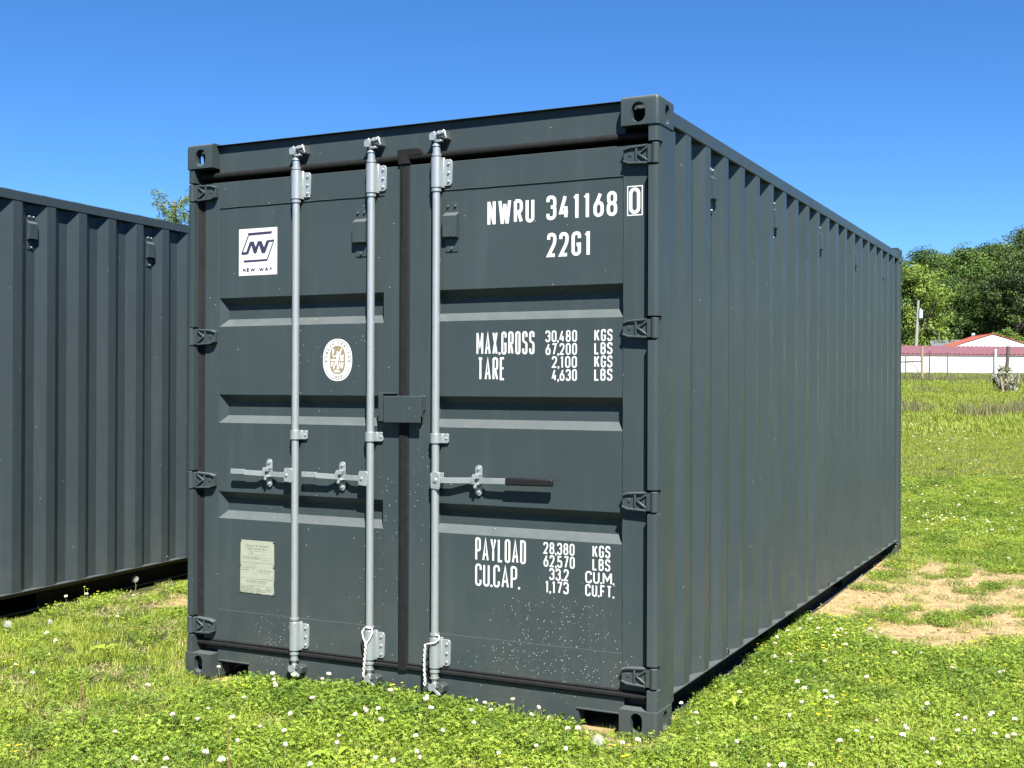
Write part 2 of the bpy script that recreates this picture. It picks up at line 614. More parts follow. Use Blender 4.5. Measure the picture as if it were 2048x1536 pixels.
# roof, floor, rear wall
m = MB()
nr = 80
vs = []; fs = []
for i in range(nr + 1):
    yy = .06 + (5.98 - .06) * i / nr
    zz = 2.548 + (.012 if (i // 2) % 2 else 0)
    vs += [(.03, yy, zz), (2.408, yy, zz)]
    if i:
        fs.append((2 * i - 2, 2 * i - 1, 2 * i + 1, 2 * i))
m.add(vs, fs)
m.obj('roof_panel', M_paint, main)
MB().box(.05, 2.388, .1, 5.98, .118, .146).obj('floor', M_floor, main)
m = MB()
prof2 = []
xx = .12
while xx < 2.3:
    prof2 += [(xx, 6.04), (xx + .11, 6.04), (xx + .13, 6.0), (xx + .24, 6.0)]
    xx += .26
vs = [(a, b_, z) for z in (.12, 2.5) for a, b_ in prof2]
n = len(prof2)
m.add(vs, [(i, i + 1, n + i + 1, n + i) for i in range(n - 1)])
m.obj('rear_wall', M_paint, main)
MB().box(.163, 2.275, 5.93, 6.045, 2.48, 2.56).obj('rear_header', M_paint, main)
MB().box(.163, 2.275, 5.93, 6.045, .02, .14).obj('rear_sill', M_paint, main)

# header and sill at the door end
m = MB()
m.box(.1625, 2.2755, .054, .13, 2.4255, 2.580)
m.box(.1625, 2.2755, .030, .14, 2.5805, 2.5830)
m.obj('door_header', M_paint, main, bevel=.0012)
m = MB()
m.box(.1625, 2.2755, .054, .12, .086, .155)
for a, b_ in ((.1625, .180), (.348, 2.075), (2.258, 2.2755)):
    m.box(a, b_, .0545, .119, .010, .0858)
m.box(.172, .358, .048, .056, .0815, .0875)
m.box(2.066, 2.268, .048, .056, .0815, .0875)
m.obj('door_sill', M_door, main, bevel=.0012)
# rubber seal lips round the door opening
m = MB().prism([(.056, 2.4535), (.043, 2.4515), (.035, 2.445), (.0325, 2.437), (.036, 2.4285), (.050, 2.4250), (.095, 2.4245), (.095, 2.4535)], 'x', .045, 2.393)
m.obj('door_seal', M_rubber, main, smooth=40)
m = MB().prism([(.056, .150), (.044, .152), (.038, .159), (.0385, .168), (.045, .1745), (.042, .181), (.048, .188), (.062, .191), (.09, .191), (.09, .150)], 'x', .045, 2.393)
m.obj('door_seal', M_rubber, main, smooth=40)
for sx in (0, 1):
    m = MB().prism([(2.374, .060), (2.380, .056), (2.388, .064), (2.3915, .075), (2.3915, .11), (2.374, .11)], 'z', .19, 2.405) if not sx else \
        MB().prism([(.081, .055), (.066, .046), (.060, .052), (.054, .043), (.044, .040), (.0415, .05), (.0465, .075), (.0465, .11), (.081, .11)], 'z', .19, 2.405)
    m.obj('door_seal', M_rubber, main, smooth=40)

# ------------------------------------------------------------------ doors
DOORS = {}
for key, (x0, x1, p0, p1, lab) in {'L': (.082, 1.199, .168, 1.118, 'left door leaf carrying two lock rods, a logo sticker and a data plate'),
                                  'R': (1.251, 2.3735, 1.360, 2.272, 'right door leaf carrying one lock rod and white stencilled figures')}.items():
    fy, by = .046, .10
    m = MB()
    m.box(x0, p0, fy, by, .180, 2.404)
    m.box(p1, x1, fy, by, .180, 2.404)
    m.box(p0, p1, fy + .0004, by - .0004, 2.281, 2.4038)
    m.box(p0, p1, fy + .0004, by - .0004, .1802, .330)
    d = m.obj('door', M_door, main, bevel=.002, label=lab)
    DOORS[key] = d
    # pressed panel with three hollow channels
    m = MB()
    py = .0505
    ch = [(.775, .905), (1.238, 1.375), (1.704, 1.842)]
    z = .329
    dz = .036; dx = .030; dep = .038
    for a, b_ in ch:
        m.add([(p0, py, z), (p1, py, z), (p1, py, a), (p0, py, a)], [(0, 1, 2, 3)])
        o_ = [(p0, py, a), (p1, py, a), (p1, py, b_), (p0, py, b_)]
        i_ = [(p0 + dx, py + dep, a + dz), (p1 - .012, py + dep, a + dz), (p1 - .012, py + dep, b_ - dz), (p0 + dx, py + dep, b_ - dz)]
        m.add(o_ + i_, [(0, 1, 5, 4), (1, 2, 6, 5), (2, 3, 7, 6), (3, 0, 4, 7), (4, 5, 6, 7)])
        z = b_
    m.add([(p0, py, z), (p1, py, z), (p1, py, 2.282), (p0, py, 2.282)], [(0, 1, 2, 3)])
    me = m.mesh('panel', [M_door])
    bm = bmesh.new(); bm.from_mesh(me)
    bmesh.ops.remove_doubles(bm, verts=bm.verts, dist=1e-5)
    bmesh.ops.recalc_face_normals(bm, faces=bm.faces)
    bm.to_mesh(me); bm.free()
    po = place('panel', me, d)
    # weld beads along the panel joints
    m = MB()
    for xx in (p0, p1):
        pts = []
        for i in range(40):
            pts.append((xx + rng.uniform(-.0012, .0012), .0475 + rng.uniform(-.0008, .0008), .33 + (2.281 - .33) * i / 39))
        m.tube(pts, .0022, 5)
    for zz in (.331, 2.280):
        m.tube([(p0 + (p1 - p0) * i / 30, .0478, zz + rng.uniform(-.001, .001)) for i in range(31)], .0022, 5)
    m.obj('weld_bead', M_door, d)

# centre seal between the two leaves
m = MB().prism([(1.1995, .06), (1.1975, .047), (1.203, .039), (1.214, .0365), (1.226, .038), (1.229, .0405), (1.233, .0375), (1.244, .040), (1.2515, .047), (1.2505, .06)], 'z', .1525, 2.449)
m.prism([(1.188, .058), (1.196, .034), (1.226, .030), (1.252, .034), (1.258, .058)], 'z', 2.410, 2.468)
m.prism([(1.19, 2.440), (1.325, 2.447), (1.30, 2.474), (1.196, 2.474)], 'y', .032, .056)
m.obj('door_seal', M_rubber, DOORS['R'], smooth=30)


# hinges (modelled for the right edge at height 0, mirrored for the left)
def hinge_mesh(left):
    m = MB()
    out = [(2.276, -.038), (2.276, .036), (2.300, .048), (2.384, .056), (2.386, -.058), (2.300, -.052)]
    m.prism(out, 'y', .026, .0455)
    m.box(2.384, 2.410, .014, .034, -.053, .053)
    # raised rims and the stiffening ribs
    m.prism([(2.277, .026), (2.277, .0355), (2.301, .0475), (2.3845, .0555), (2.3845, .044), (2.302, .036)], 'y', .017, .027)
    m.prism([(2.277, -.0375), (2.301, -.0515), (2.3845, -.0575), (2.3845, -.046), (2.302, -.040), (2.277, -.028)], 'y', .017, .027)
    m.prism([(2.330, -.040), (2.338, -.040), (2.338, .036), (2.330, .036)], 'y', .018, .027)
    m.prism([(2.338, .004), (2.380, .043), (2.384, .036), (2.346, -.003)], 'y', .0175, .0268)
    m.prism([(2.338, .000), (2.346, .006), (2.384, -.034), (2.380, -.042)], 'y', .0172, .0266)
    m.box(2.300, 2.312, .023, .0265, -.008, .012)
    m.cyl((2.417, .021, -.058), (2.417, .021, .058), .0165, 18)
    m.cyl((2.417, .021, -.064), (2.417, .021, .064), .009, 12)
    m.v = [(x, y, z * .70) for x, y, z in m.v]
    if left:
        m.mirror_x(WX)
    return m.mesh('hinge', [M_paint], smooth=35)


for key, left in (('L', True), ('R', False)):
    hm = hinge_mesh(left)
    for hz in HINGE_Z:
        place('hinge', hm, DOORS[key], (0, 0, hz), .0015)


# vents
def vent_mesh(mats):
    m = MB()
    m.box(-.030, .030, -.0035, .001, -.107, .107)
    m.prism([(-.002, .066), (-.028, .048), (-.028, -.044), (-.002, -.052)], 'x', -.0345, .0345)
    for bx, bz in ((-.018, .092), (.018, .092), (0, -.094)):
        m.m = 1
        m.cyl((bx, -.002, bz), (bx, -.011, bz), .0055, 8)
        m.m = 0
    return m.mesh('vent', mats, smooth=30)


vm = vent_mesh([M_paint, M_zinc_d])
for key, x in (('L', .993), ('R', 1.4665)):
    place('vent', vm, DOORS[key], (x, .050, 2.115), .001)
vms = vent_mesh([M_paint, M_zinc])
for k in range(5):
    o = place('vent', vms, main, (2.3975, .805 + 1.112 * k, 2.325), .001)
    o.rotation_euler = (0, 0, math.pi / 2)
    o = place('vent', vms, main, (WX - 2.3975, .805 + 1.112 * k, 2.325), .001)
    o.rotation_euler = (0, 0, -math.pi / 2)

# lock rods
RY, RR_ = .0215, .0172
RODS = [('L', .6455, -1), ('L', 1.062, -1), ('R', 1.402, 1)]


def bolt(m, x, z, y=.044, r=.0062, h=.008, n=8):
    m.cyl((x, y, z), (x, y - h, z), r, n, r * .82)


def rod_parts():
    out = {}
    m = MB()
    m.cyl((0, RY, .135), (0, RY, 2.478), RR_, 20)
    for z0, z1 in ((2.426, 2.438), (2.272, 2.284), (.166, .176), (.327, .337)):
        m.cyl((0, RY, z0), (0, RY, z1), RR_ + .0045, 20)
    m.cyl((0, RY, 2.470), (0, RY, 2.482), RR_ + .004, 20, RR_ - .004)
    m.cyl((0, RY, .131), (0, RY, .142), RR_ - .003, 20, RR_ + .004)
    out['lock_rod'] = m.mesh('lock_rod', [M_zinc], smooth=40)
    # bearing bracket, 130 mm high, centred on z = 0
    m = MB()
    prof = []
    for i in range(13):
        a = math.pi + math.pi * i / 12
        prof.append((.0245 * math.cos(a), RY + .0225 * math.sin(a)))
    prof = [(-.034, .0458), (-.034, .040), (-.0245, .038)] + prof + [(.0255, .038), (.030, .0385), (.030, .0458)]
    m.prism(prof, 'z', -.066, .066)
    pl_ = []
    for cx, cz, a0 in ((.058, .046, 0), (.058, -.046, -90)):
        pass
    fl = [(.028, -.058), (.056, -.058), (.064, -.054), (.068, -.046), (.068, .046), (.064, .054), (.056, .058), (.028, .058)]
    m.prism(fl, 'y', .0385, .0459)
    for z in (.038, -.002, -.040):
        bolt(m, .052, z, .039, .007, .007)
    m.m = 1
    for z in (.045, -.045):
        m.cyl((-.0225, RY - .0085, z), (-.0245, RY - .0105, z), .0038, 8)  # dark discs painted as the shade inside small holes
    out['rod_bracket'] = m.mesh('rod_bracket', [M_zinc, M_dark], smooth=40)
    # slim guide half-way up
    m = MB()
    m.prism(prof, 'z', -.021, .021)
    m.prism([(.028, -.021), (.050, -.021), (.056, -.016), (.056, .016), (.050, .021), (.028, .021)], 'y', .0385, .0459)
    bolt(m, .046, 0, .039, .006, .005)
    m.m = 1
    m.cyl((-.0225, RY - .0085, 0), (-.0245, RY - .0105, 0), .0035, 8)  # hole drawn as a dark disc, its shade in the colour
    out['rod_guide'] = m.mesh('rod_guide', [M_zinc, M_dark], smooth=40)
    # cam and keeper (upper), origin at cam centre
    m = MB()
    m.cyl((0, RY, -.034), (0, RY, -.016), .0125, 14)
    m.prism([(-.026, -.012), (-.029, .012), (-.020, .020), (-.002, .026), (.004, .004), (.000, -.014)], 'y', .002, .036)
    m.prism([(-.004, -.020), (.030, -.023), (.034, -.017), (.030, -.012), (.006, -.012)], 'y', .004, .024)
    m.prism([(.000, .010), (.012, .028), (.034, .028), (.038, .016), (.014, .010)], 'y', .010, .034)
    m.cyl((-.034, .018, .002), (-.024, .018, .002), .006, 8)
    m.cyl((.014, .004, .018), (.014, .014, .018), .005, 8)
    m.m = 1
    m.prism([(.006, .004), (.012, .031), (.020, .031), (.026, .014), (.036, .030), (.046, .030), (.056, -.008), (.050, -.014), (.028, -.002)], 'y', .016, .0535)
    m.m = 0
    m.prism([(.034, .030), (.041, .0325), (.0565, -.005), (.0515, -.011)], 'y', .011, .019)
    m.m = 1
    m.prism([(-.036, .000), (-.030, .024), (-.014, .026), (-.012, .000)], 'y', .036, .0535)
    out['cam_keeper'] = m.mesh('cam_keeper', [M_zinc, M_zinc_d], smooth=30)
    m = MB()
    m.cyl((0, RY, .036), (0, RY, .014), .0125, 14)
    m.prism([(-.022, .012), (.012, .020), (.020, .004), (.010, -.010), (-.006, -.018), (-.020, -.016), (-.024, .000)], 'y', .004, .034)
    m.prism([(-.004, -.006), (.012, -.006), (.038, -.024), (.038, -.031), (.022, -.031)], 'y', .003, .020)
    m.m = 1
    m.prism([(.008, .006), (.018, .020), (.042, .016), (.052, .008), (.046, -.018), (.028, -.020), (.012, -.010)], 'y', .008, .0535)
    m.prism([(-.042, .012), (-.026, .018), (-.020, -.004), (-.030, -.018), (-.042, -.012)], 'y', .014, .0535)
    m.cyl((.024, .002, .004), (.024, .012, .004), .006, 8)
    out['cam_keeper_low'] = m.mesh('cam_keeper', [M_zinc, M_zinc_d], smooth=30)
    return out


RP = rod_parts()


def strip(m, pts, h, t):
    """upright bar following (x, y) points, height h about z, thickness t"""
    n = len(pts)
    vs = []
    for i, (x, y, z) in enumerate(pts):
        a = pts[max(i - 1, 0)]; b = pts[min(i + 1, n - 1)]
        dx, dy = b[0] - a[0], b[1] - a[1]
        q = math.hypot(dx, dy) or 1
        nx, ny = -dy / q * t / 2, dx / q * t / 2
        vs += [(x + nx, y + ny, z - h / 2), (x - nx, y - ny, z - h / 2), (x - nx, y - ny, z + h / 2), (x + nx, y + ny, z + h / 2)]
    fs = [(0, 1, 2, 3), tuple(4 * (n - 1) + k for k in (3, 2, 1, 0))]
    for i in range(n - 1):
        for k in range(4):
            fs.append((4 * i + k, 4 * i + (k + 1) % 4, 4 * i + 4 + (k + 1) % 4, 4 * i + 4 + k))
    m.add(vs, fs)


ROD_OBJS = []
for key, rx, sg in RODS:
    d = DOORS[key]
    place('lock_rod', RP['lock_rod'], d, (rx, 0, 0))
    place('rod_bracket', RP['rod_bracket'], d, (rx, 0, 2.355), .001)
    place('rod_bracket', RP['rod_bracket'], d, (rx, 0, .252), .001)
    place('rod_guide', RP['rod_guide'], d, (rx, 0, 1.190), .001)
    place('cam_keeper', RP['cam_keeper'], d, (rx, 0, 2.508), .001)
    place('cam_keeper', RP['cam_keeper_low'], d, (rx, 0, .101), .001)
    zc = 1.001 if sg < 0 else 1.008
    # hub clamped to the rod
    m = MB()
    if sg < 0:
        m.prism([(rx - .052, zc - .030), (rx - .010, zc - .034), (rx - .004, zc - .026), (rx - .004, zc + .028), (rx - .012, zc + .034), (rx - .046, zc + .034), (rx - .052, zc + .026)], 'y', .0035, .0085)
        m.prism([(rx - .050, zc - .028), (rx - .008, zc - .028), (rx - .008, zc + .028), (rx - .050, zc + .028)], 'y', .026, .031)
        bolt(m, rx - .036, zc, .005, .008, .006, 10)
        m.cyl((rx - .036, .03, zc), (rx - .036, .004, zc), .005, 10)
    else:
        m.prism([(rx - .012, zc - .036), (rx + .030, zc - .040), (rx + .034, zc - .026), (rx + .034, zc + .022), (rx + .026, zc + .036), (rx - .006, zc + .036), (rx - .014, zc + .028)], 'y', .0005, .0055)
        m.prism([(rx - .002, zc - .032), (rx + .038, zc - .034), (rx + .038, zc + .032), (rx - .002, zc + .034)], 'y', .026, .031)
        bolt(m, rx + .012, zc, .002, .011, .007, 12)
        m.cyl((rx + .012, .03, zc), (rx + .012, .002, zc), .006, 10)
    m.obj('handle_hub', M_zinc, d, smooth=35, bevel=.0012)
    # lever, bowed in towards the door where the catch holds it
    m = MB()
    if sg < 0:
        cx = rx - .165
        strip(m, [(rx - .045, .014, zc), (rx - .095, .015, zc), (cx + .025, .028, zc), (cx - .010, .028, zc), (cx - .055, .010, zc + .003), (rx - .365, .007, zc + .006)], .024, .007)
        m.box(rx - .366, rx - .285, .0026, .0125, zc - .0045, zc + .0195)
    else:
        cx = rx + .205
        strip(m, [(rx + .02, .014, zc), (rx + .085, .015, zc + .001), (cx - .045, .028, zc + .003), (cx + .010, .028, zc + .004), (cx + .060, .010, zc + .006), (rx + .36, .008, zc + .008)], .025, .007)
    lev = m.obj('handle', M_zinc, d, smooth=30, bevel=.001)
    if sg > 0:
        m = MB()
        pts = [(rx + .352 + .012 * 0, .008), (rx + .352, .008)]
        m.hexa([(rx + .352, -.0005, zc - .009), (rx + .575, -.0015, zc - .006), (rx + .575, .0155, zc - .006), (rx + .352, .0155, zc - .009),
                (rx + .352, -.0005, zc + .024), (rx + .575, -.0015, zc + .026), (rx + .575, .0155, zc + .026), (rx + .352, .0155, zc + .024)])
        m.obj('handle_grip', M_grip, d, smooth=30, bevel=.006)
    # catch plate
    m = MB()
    pz = zc + .004
    w = .0165
    ov = []
    for i in range(9):
        a = math.pi * i / 8
        ov.append((cx + w * math.cos(a), pz + .050 + w * math.sin(a)))
    for i in range(9):
        a = math.pi + math.pi * i / 8
        ov.append((cx + w * math.cos(a), pz - .050 + w * math.sin(a)))
    m.prism(ov, 'y', .0405, .0459)
    m.prism([(cx - .018, pz + .006), (cx + .014, pz + .010), (cx + .016, pz + .026), (cx - .016, pz + .028)], 'y', .012, .040)
    m.prism([(cx - .022, pz - .020), (cx + .012, pz - .018), (cx + .008, pz - .008), (cx - .020, pz - .010)], 'y', .014, .040)
    m.prism([(cx - .020, pz - .014), (cx - .006, pz - .014), (cx - .004, pz + .022), (cx - .018, pz + .020)], 'y', .0085, .0145)
    bolt(m, cx, pz + .050, .041, .008, .008)
    bolt(m, cx, pz - .050, .041, .008, .007)
    m.cyl((cx - .004, .012, pz - .026), (cx - .004, .030, pz - .026), .0075, 10)
    m.obj('handle_catch', M_zinc, d, smooth=30, bevel=.0008)

# lock box over the door joint
m = MB()
bx0, bx1, bz0, bz1 = 1.145, 1.338, 1.256, 1.374
m.box(bx0, bx1, .000, .005, bz0, bz1)
m.box(bx0, bx1, .005, .0455, bz1 - .005, bz1 - .0002)
m.prism([(.0051, bz1 - .0051), (.0051, bz0 + .034), (.018, bz0 + .020), (.026, bz0 + .030), (.028, bz0 + .052), (.0455, bz0 + .058), (.0455, bz1 - .0051)], 'x', bx1 - .005, bx1 - .0001)
m.obj('lock_box', M_door, DOORS['R'], bevel=.0022)
m = MB()
m.box(1.110, 1.115, .012, .0455, bz0 + .004, bz1 + .014)
m.box(1.115, 1.194, .012, .0455, bz1 + .009, bz1 + .0138)
m.box(1.115, 1.135, .012, .017, bz0 + .0045, bz1 + .009)
m.obj('lock_box_bracket', M_door, DOORS['L'], bevel=.0015)

# ------------------------------------------------------------------ lettering (single-stroke glyphs drawn as flat ribbons)
r_, s_ = 1, 0
GL = {
    'N': (.46, [[(0, -.06, 0), (0, 1.06, 0)], [(.02, 1, 0), (.98, 0, 0)], [(1, -.06, 0), (1, 1.06, 0)]]),
    'W': (.84, [[(0, 1.06, 0), (.25, -.06, 0)], [(.25, -.06, 0), (.5, .9, 0)], [(.5, .9, 0), (.75, -.06, 0)], [(.75, -.06, 0), (1, 1.06, 0)]]),
    'R': (.50, [[(0, 0, 0), (0, 1, 0)], [(0, 1, 0), (1, 1, 1), (1, .47, 1), (0, .47, 0)], [(.5, .47, 0), (1, 0, 0)]]),
    'U': (.48, [[(0, 1, 0), (0, 0, 1), (1, 0, 1), (1, 1, 0)]]),
    '3': (.48, [[(0, .78, 0), (0, 1, 1), (1, 1, 1), (1, .53, 1), (.42, .53, 0)], [(.42, .53, 0), (1, .53, 1), (1, 0, 1), (0, 0, 1), (0, .22, 0)]]),
    '4': (.50, [[(.60, 1, 0), (0, .24, 0), (1, .24, 0)], [(.72, .52, 0), (.72, 0, 0)]]),
    '1': (.30, [[(.12, .86, 0), (.62, .98, 0)], [(.66, -.06, 0), (.66, 1.06, 0)]]),
    '6': (.48, [[(.74, 1, 0), (.04, .42, 0)], [(0, 0, 2), (1, 0, 2), (1, .58, 2), (0, .58, 2)]]),
    '8': (.48, [[(.05, .52, 2), (.95, .52, 2), (.95, 1, 2), (.05, 1, 2)], [(0, 0, 2), (1, 0, 2), (1, .52, 2), (0, .52, 2)]]),
    '0': (.48, [[(0, 0, 2), (1, 0, 2), (1, 1, 2), (0, 1, 2)]]),
    'O': (.48, [[(0, 0, 2), (1, 0, 2), (1, 1, 2), (0, 1, 2)]]),
    '2': (.48, [[(0, .76, 0), (0, 1, 1), (1, 1, 1), (1, .60, 1), (0, 0, 0), (1, 0, 0)]]),
    'G': (.48, [[(1, .76, 0), (1, 1, 1), (0, 1, 1), (0, 0, 1), (1, 0, 1), (1, .46, 0), (.55, .46, 0)]]),
    'C': (.48, [[(1, .74, 0), (1, 1, 1), (0, 1, 1), (0, 0, 1), (1, 0, 1), (1, .26, 0)]]),
    'M': (.74, [[(0, 0, 0), (0, 1, 0)], [(0, 1, 0), (.5, .30, 0), (1, 1, 0)], [(1, 1, 0), (1, 0, 0)]]),
    'A': (.58, [[(0, 0, 0), (.5, 1, 0), (1, 0, 0)], [(.2, .27, 0), (.8, .27, 0)]]),
    'X': (.50, [[(0, 0, 0), (1, 1, 0)], [(0, 1, 0), (1, 0, 0)]]),
    'S': (.48, [[(1, .77, 0), (1, 1, 1), (0, 1, 1), (0, .55, 1), (1, .50, 1), (1, 0, 1), (0, 0, 1), (0, .23, 0)]]),
    'T': (.46, [[(0, 1, 0), (1, 1, 0)], [(.5, 1, 0), (.5, 0, 0)]]),
    'E': (.44, [[(1, 1, 0), (0, 1, 0), (0, 0, 0), (1, 0, 0)], [(0, .52, 0), (.86, .52, 0)]]),
    'K': (.50, [[(0, 0, 0), (0, 1, 0)], [(1, 1, 0), (0, .40, 0)], [(.36, .62, 0), (1, 0, 0)]]),
    'L': (.44, [[(0, 1, 0), (0, 0, 0), (1, 0, 0)]]),
    'B': (.48, [[(0, 0, 0), (0, 1, 0)], [(0, 1, 0), (.95, 1, 1), (.95, .52, 1), (0, .52, 0)], [(0, .52, 0), (1, .52, 1), (1, 0, 1), (0, 0, 0)]]),
    '5': (.48, [[(.95, 1, 0), (.05, 1, 0), (.05, .54, 0), (1, .60, 1), (1, 0, 1), (0, 0, 1), (0, .22, 0)]]),
    '7': (.48, [[(0, 1, 0), (1, 1, 0), (.35, 0, 0)]]),
    'P': (.48, [[(0, 0, 0), (0, 1, 0)], [(0, 1, 0), (1, 1, 1), (1, .44, 1), (0, .44, 0)]]),
    'Y': (.50, [[(0, 1, 0), (.5, .45, 0), (1, 1, 0)], [(.5, .45, 0), (.5, 0, 0)]]),
    'D': (.48, [[(0, 0, 0), (0, 1, 0), (1, 1, 1), (1, 0, 1), (0, 0, 0)]]),
    'F': (.44, [[(1, 1, 0), (0, 1, 0), (0, 0, 0)], [(0, .5, 0), (.85, .5, 0)]]),
    'V': (.50, [[(0, 1, 0), (.5, 0, 0), (1, 1, 0)]]),
    'I': (.06, [[(.5, 1, 0), (.5, 0, 0)]]),
    'H': (.48, [[(0, 0, 0), (0, 1, 0)], [(1, 0, 0), (1, 1, 0)], [(0, .5, 0), (1, .5, 0)]]),
    '.': (.0, 'dot'), ',': (.0, 'comma'), ' ': (.30, []),
}


def round_path(pts, closed, rad):
    n = len(pts)
    out = []
    for i, (x, y, k) in enumerate(pts):
        if k == 0 or (not closed and i in (0, n - 1)):
            out.append((x, y)); continue
        a = pts[i - 1]; b = pts[(i + 1) % n]
        da = math.hypot(a[0] - x, a[1] - y); db = math.hypot(b[0] - x, b[1] - y)
        r = min(rad, da * .5, db * .5)
        p0 = (x + (a[0] - x) / da * r, y + (a[1] - y) / da * r)
        p1 = (x + (b[0] - x) / db * r, y + (b[1] - y) / db * r)
        for j in range(6):
            u = j / 5
            out.append(((1 - u) ** 2 * p0[0] + 2 * u * (1 - u) * (x * .87 + (p0[0] + p1[0]) * .065) + u * u * p1[0],
                        (1 - u) ** 2 * p0[1] + 2 * u * (1 - u) * (y * .87 + (p0[1] + p1[1]) * .065) + u * u * p1[1]))
    return out


def ribbon(m, pts, closed, th, y, fn=None):
    n = len(pts)
    if fn is None:
        fn = lambda a, b: (a, b)
    P = [Vector(fn(*p)) for p in pts]
    vs = []
    for i in range(n):
        if closed:
            a, b = P[i - 1], P[(i + 1) % n]
            d0 = (P[i] - a); d1 = (b - P[i])
        else:
            d0 = P[i] - P[i - 1] if i else P[1] - P[0]
            d1 = P[i + 1] - P[i] if i < n - 1 else P[i] - P[i - 1]
        d0 = d0.normalized() if d0.length > 1e-9 else d1.normalized(); d1 = d1.normalized() if d1.length > 1e-9 else d0
        n0 = Vector((-d0.y, d0.x)); n1 = Vector((-d1.y, d1.x))
        mm = n0 + n1
        if mm.length < 1e-4: mm = n0
        mm.normalize()
        k = min(1 / max(.3, mm.dot(n0)), 1.9) * th / 2
        vs += [(P[i].x + mm.x * k, y, P[i].y + mm.y * k), (P[i].x - mm.x * k, y, P[i].y - mm.y * k)]
    fs = []
    for i in range(n if closed else n - 1):
        j = (i + 1) % n
        fs.append((2 * i, 2 * i + 1, 2 * j + 1, 2 * j))
    m.add(vs, fs)


def draw_text(m, txt, x0, x1, z0, z1, th, y, fn=None, gap=1.85):
    h = z1 - z0 - th
    n = len(txt)
    gs = []
    for i in range(n - 1):
        pair = txt[i] + txt[i + 1]
        gs.append(th * (1.45 if ('.' in pair or ',' in pair) else gap))
    nat = sum(GL[c][0] for c in txt)
    sc = max(.05 * (x1 - x0), (x1 - x0 - th - sum(gs))) / max(nat, .01)
    x = x0 + th / 2
    off = 0
    for i, c in enumerate(txt):
        w, st = GL[c]
        gw = w * sc
        if st == 'dot' or st == 'comma':
            cx = x + gw / 2
            q = th * .52
            if fn is None:
                m.add([(cx - q, y, z0), (cx + q, y, z0), (cx + q, y, z0 + 2 * q), (cx - q, y, z0 + 2 * q)], [(0, 1, 2, 3)])
                if st == 'comma':
                    m.add([(cx - q * .2, y, z0 - .0001), (cx + q, y, z0 - .0001), (cx - q * .2, y, z0 - q * 1.5), (cx - q, y, z0 - q * 1.5)], [(0, 1, 2, 3)])
        else:
            for p in st:
                closed = all(q[2] == 2 for q in p)
                pts = [(x + a * gw, z0 + th / 2 + b_ * h, k) for a, b_, k in p]
                rp = round_path(pts, closed, gw * .5 if gw < h else h * .5)
                off += 1
                ribbon(m, rp, closed, th, y - .00006 * (off % 5), fn)
        x += gw + (gs[i] if i < n - 1 else 0)
    return m


def lettering(txt, x0, x1, z0, z1, th, y=.0500, door='R', mat=None, label=None, gap=1.85):
    m = draw_text(MB(), txt, x0, x1, z0, z1, th, y, None, gap)
    return m.obj('lettering', mat or M_white, DOORS[door], label=label or 'white stencilled lettering ' + txt)


lettering('NWRU', 1.640, 1.865, 2.114, 2.217, .0150)
lettering('341168', 1.921, 2.241, 2.119, 2.222, .0150)
m = draw_text(MB(), '0', 2.2945, 2.343, 2.121, 2.2285, .0145, .0455)
ribbon(m, [(2.2885, 2.1165), (2.3515, 2.1165), (2.3515, 2.2335), (2.2885, 2.2335)], True, .0045, .0454)
m.obj('lettering', M_white, DOORS['R'], label='white boxed check digit 0')
lettering('22G1', 1.925, 2.126, 1.963, 2.065, .0150)
lettering('MAX.GROSS', 1.589, 1.868, 1.555, 1.654, .0095)
lettering('TARE', 1.596, 1.728, 1.445, 1.544, .0095)
for i, (a, b_, xa) in enumerate((('30,480', 'KGS', 1.919), ('67,200', 'LBS', 1.920), ('2,100', 'KGS', 1.949), ('4,630', 'LBS', 1.949))):
    zb = 1.6055 - .0543 * i
    lettering(a, xa, 2.064, zb, zb + .049, .0070)
    lettering(b_, 2.142, 2.222, zb + .001, zb + .0505, .0072)
lettering('PAYLOAD', 1.587, 1.831, .664, .765, .0095)
lettering('CU.CAP.', 1.587, 1.804, .555, .652, .0095)
for i, (a, b_, xa, xb, xc, xd) in enumerate((('28,380', 'KGS', 1.913, 2.056, 2.137, 2.216), ('62,570', 'LBS', 1.914, 2.057, 2.137, 2.216),
                                             ('33.2', 'CU.M.', 1.941, 2.030, 2.105, 2.234), ('1,173', 'CU.FT.', 1.921, 2.030, 2.105, 2.234))):
    zb = .7145 - .0541 * i
    lettering(a, xa, xb, zb, zb + .050, .0070)
    lettering(b_, xc, xd, zb, zb + .050, .0072)


def plate_poly(m, pts, y):
    m.add([(a, y, b_) for a, b_ in pts], [tuple(range(len(pts)))])


# logo sticker
sx0, sx1, sz0, sz1 = .2865, .5145, 1.9465, 2.1705
m = MB().box(sx0, sx1, .0497, .0504, sz0, sz1)
m.m = 1


def LG(u, v):
    # sticker sketch coordinates (0..345, 0..425, downwards) to the door
    return sx0 + u / 347 * (sx1 - sx0), sz1 - v / 427 * (sz1 - sz0)


def lpoly(pts, y=.0494):
    plate_poly(m, [LG(*p) for p in pts], y)


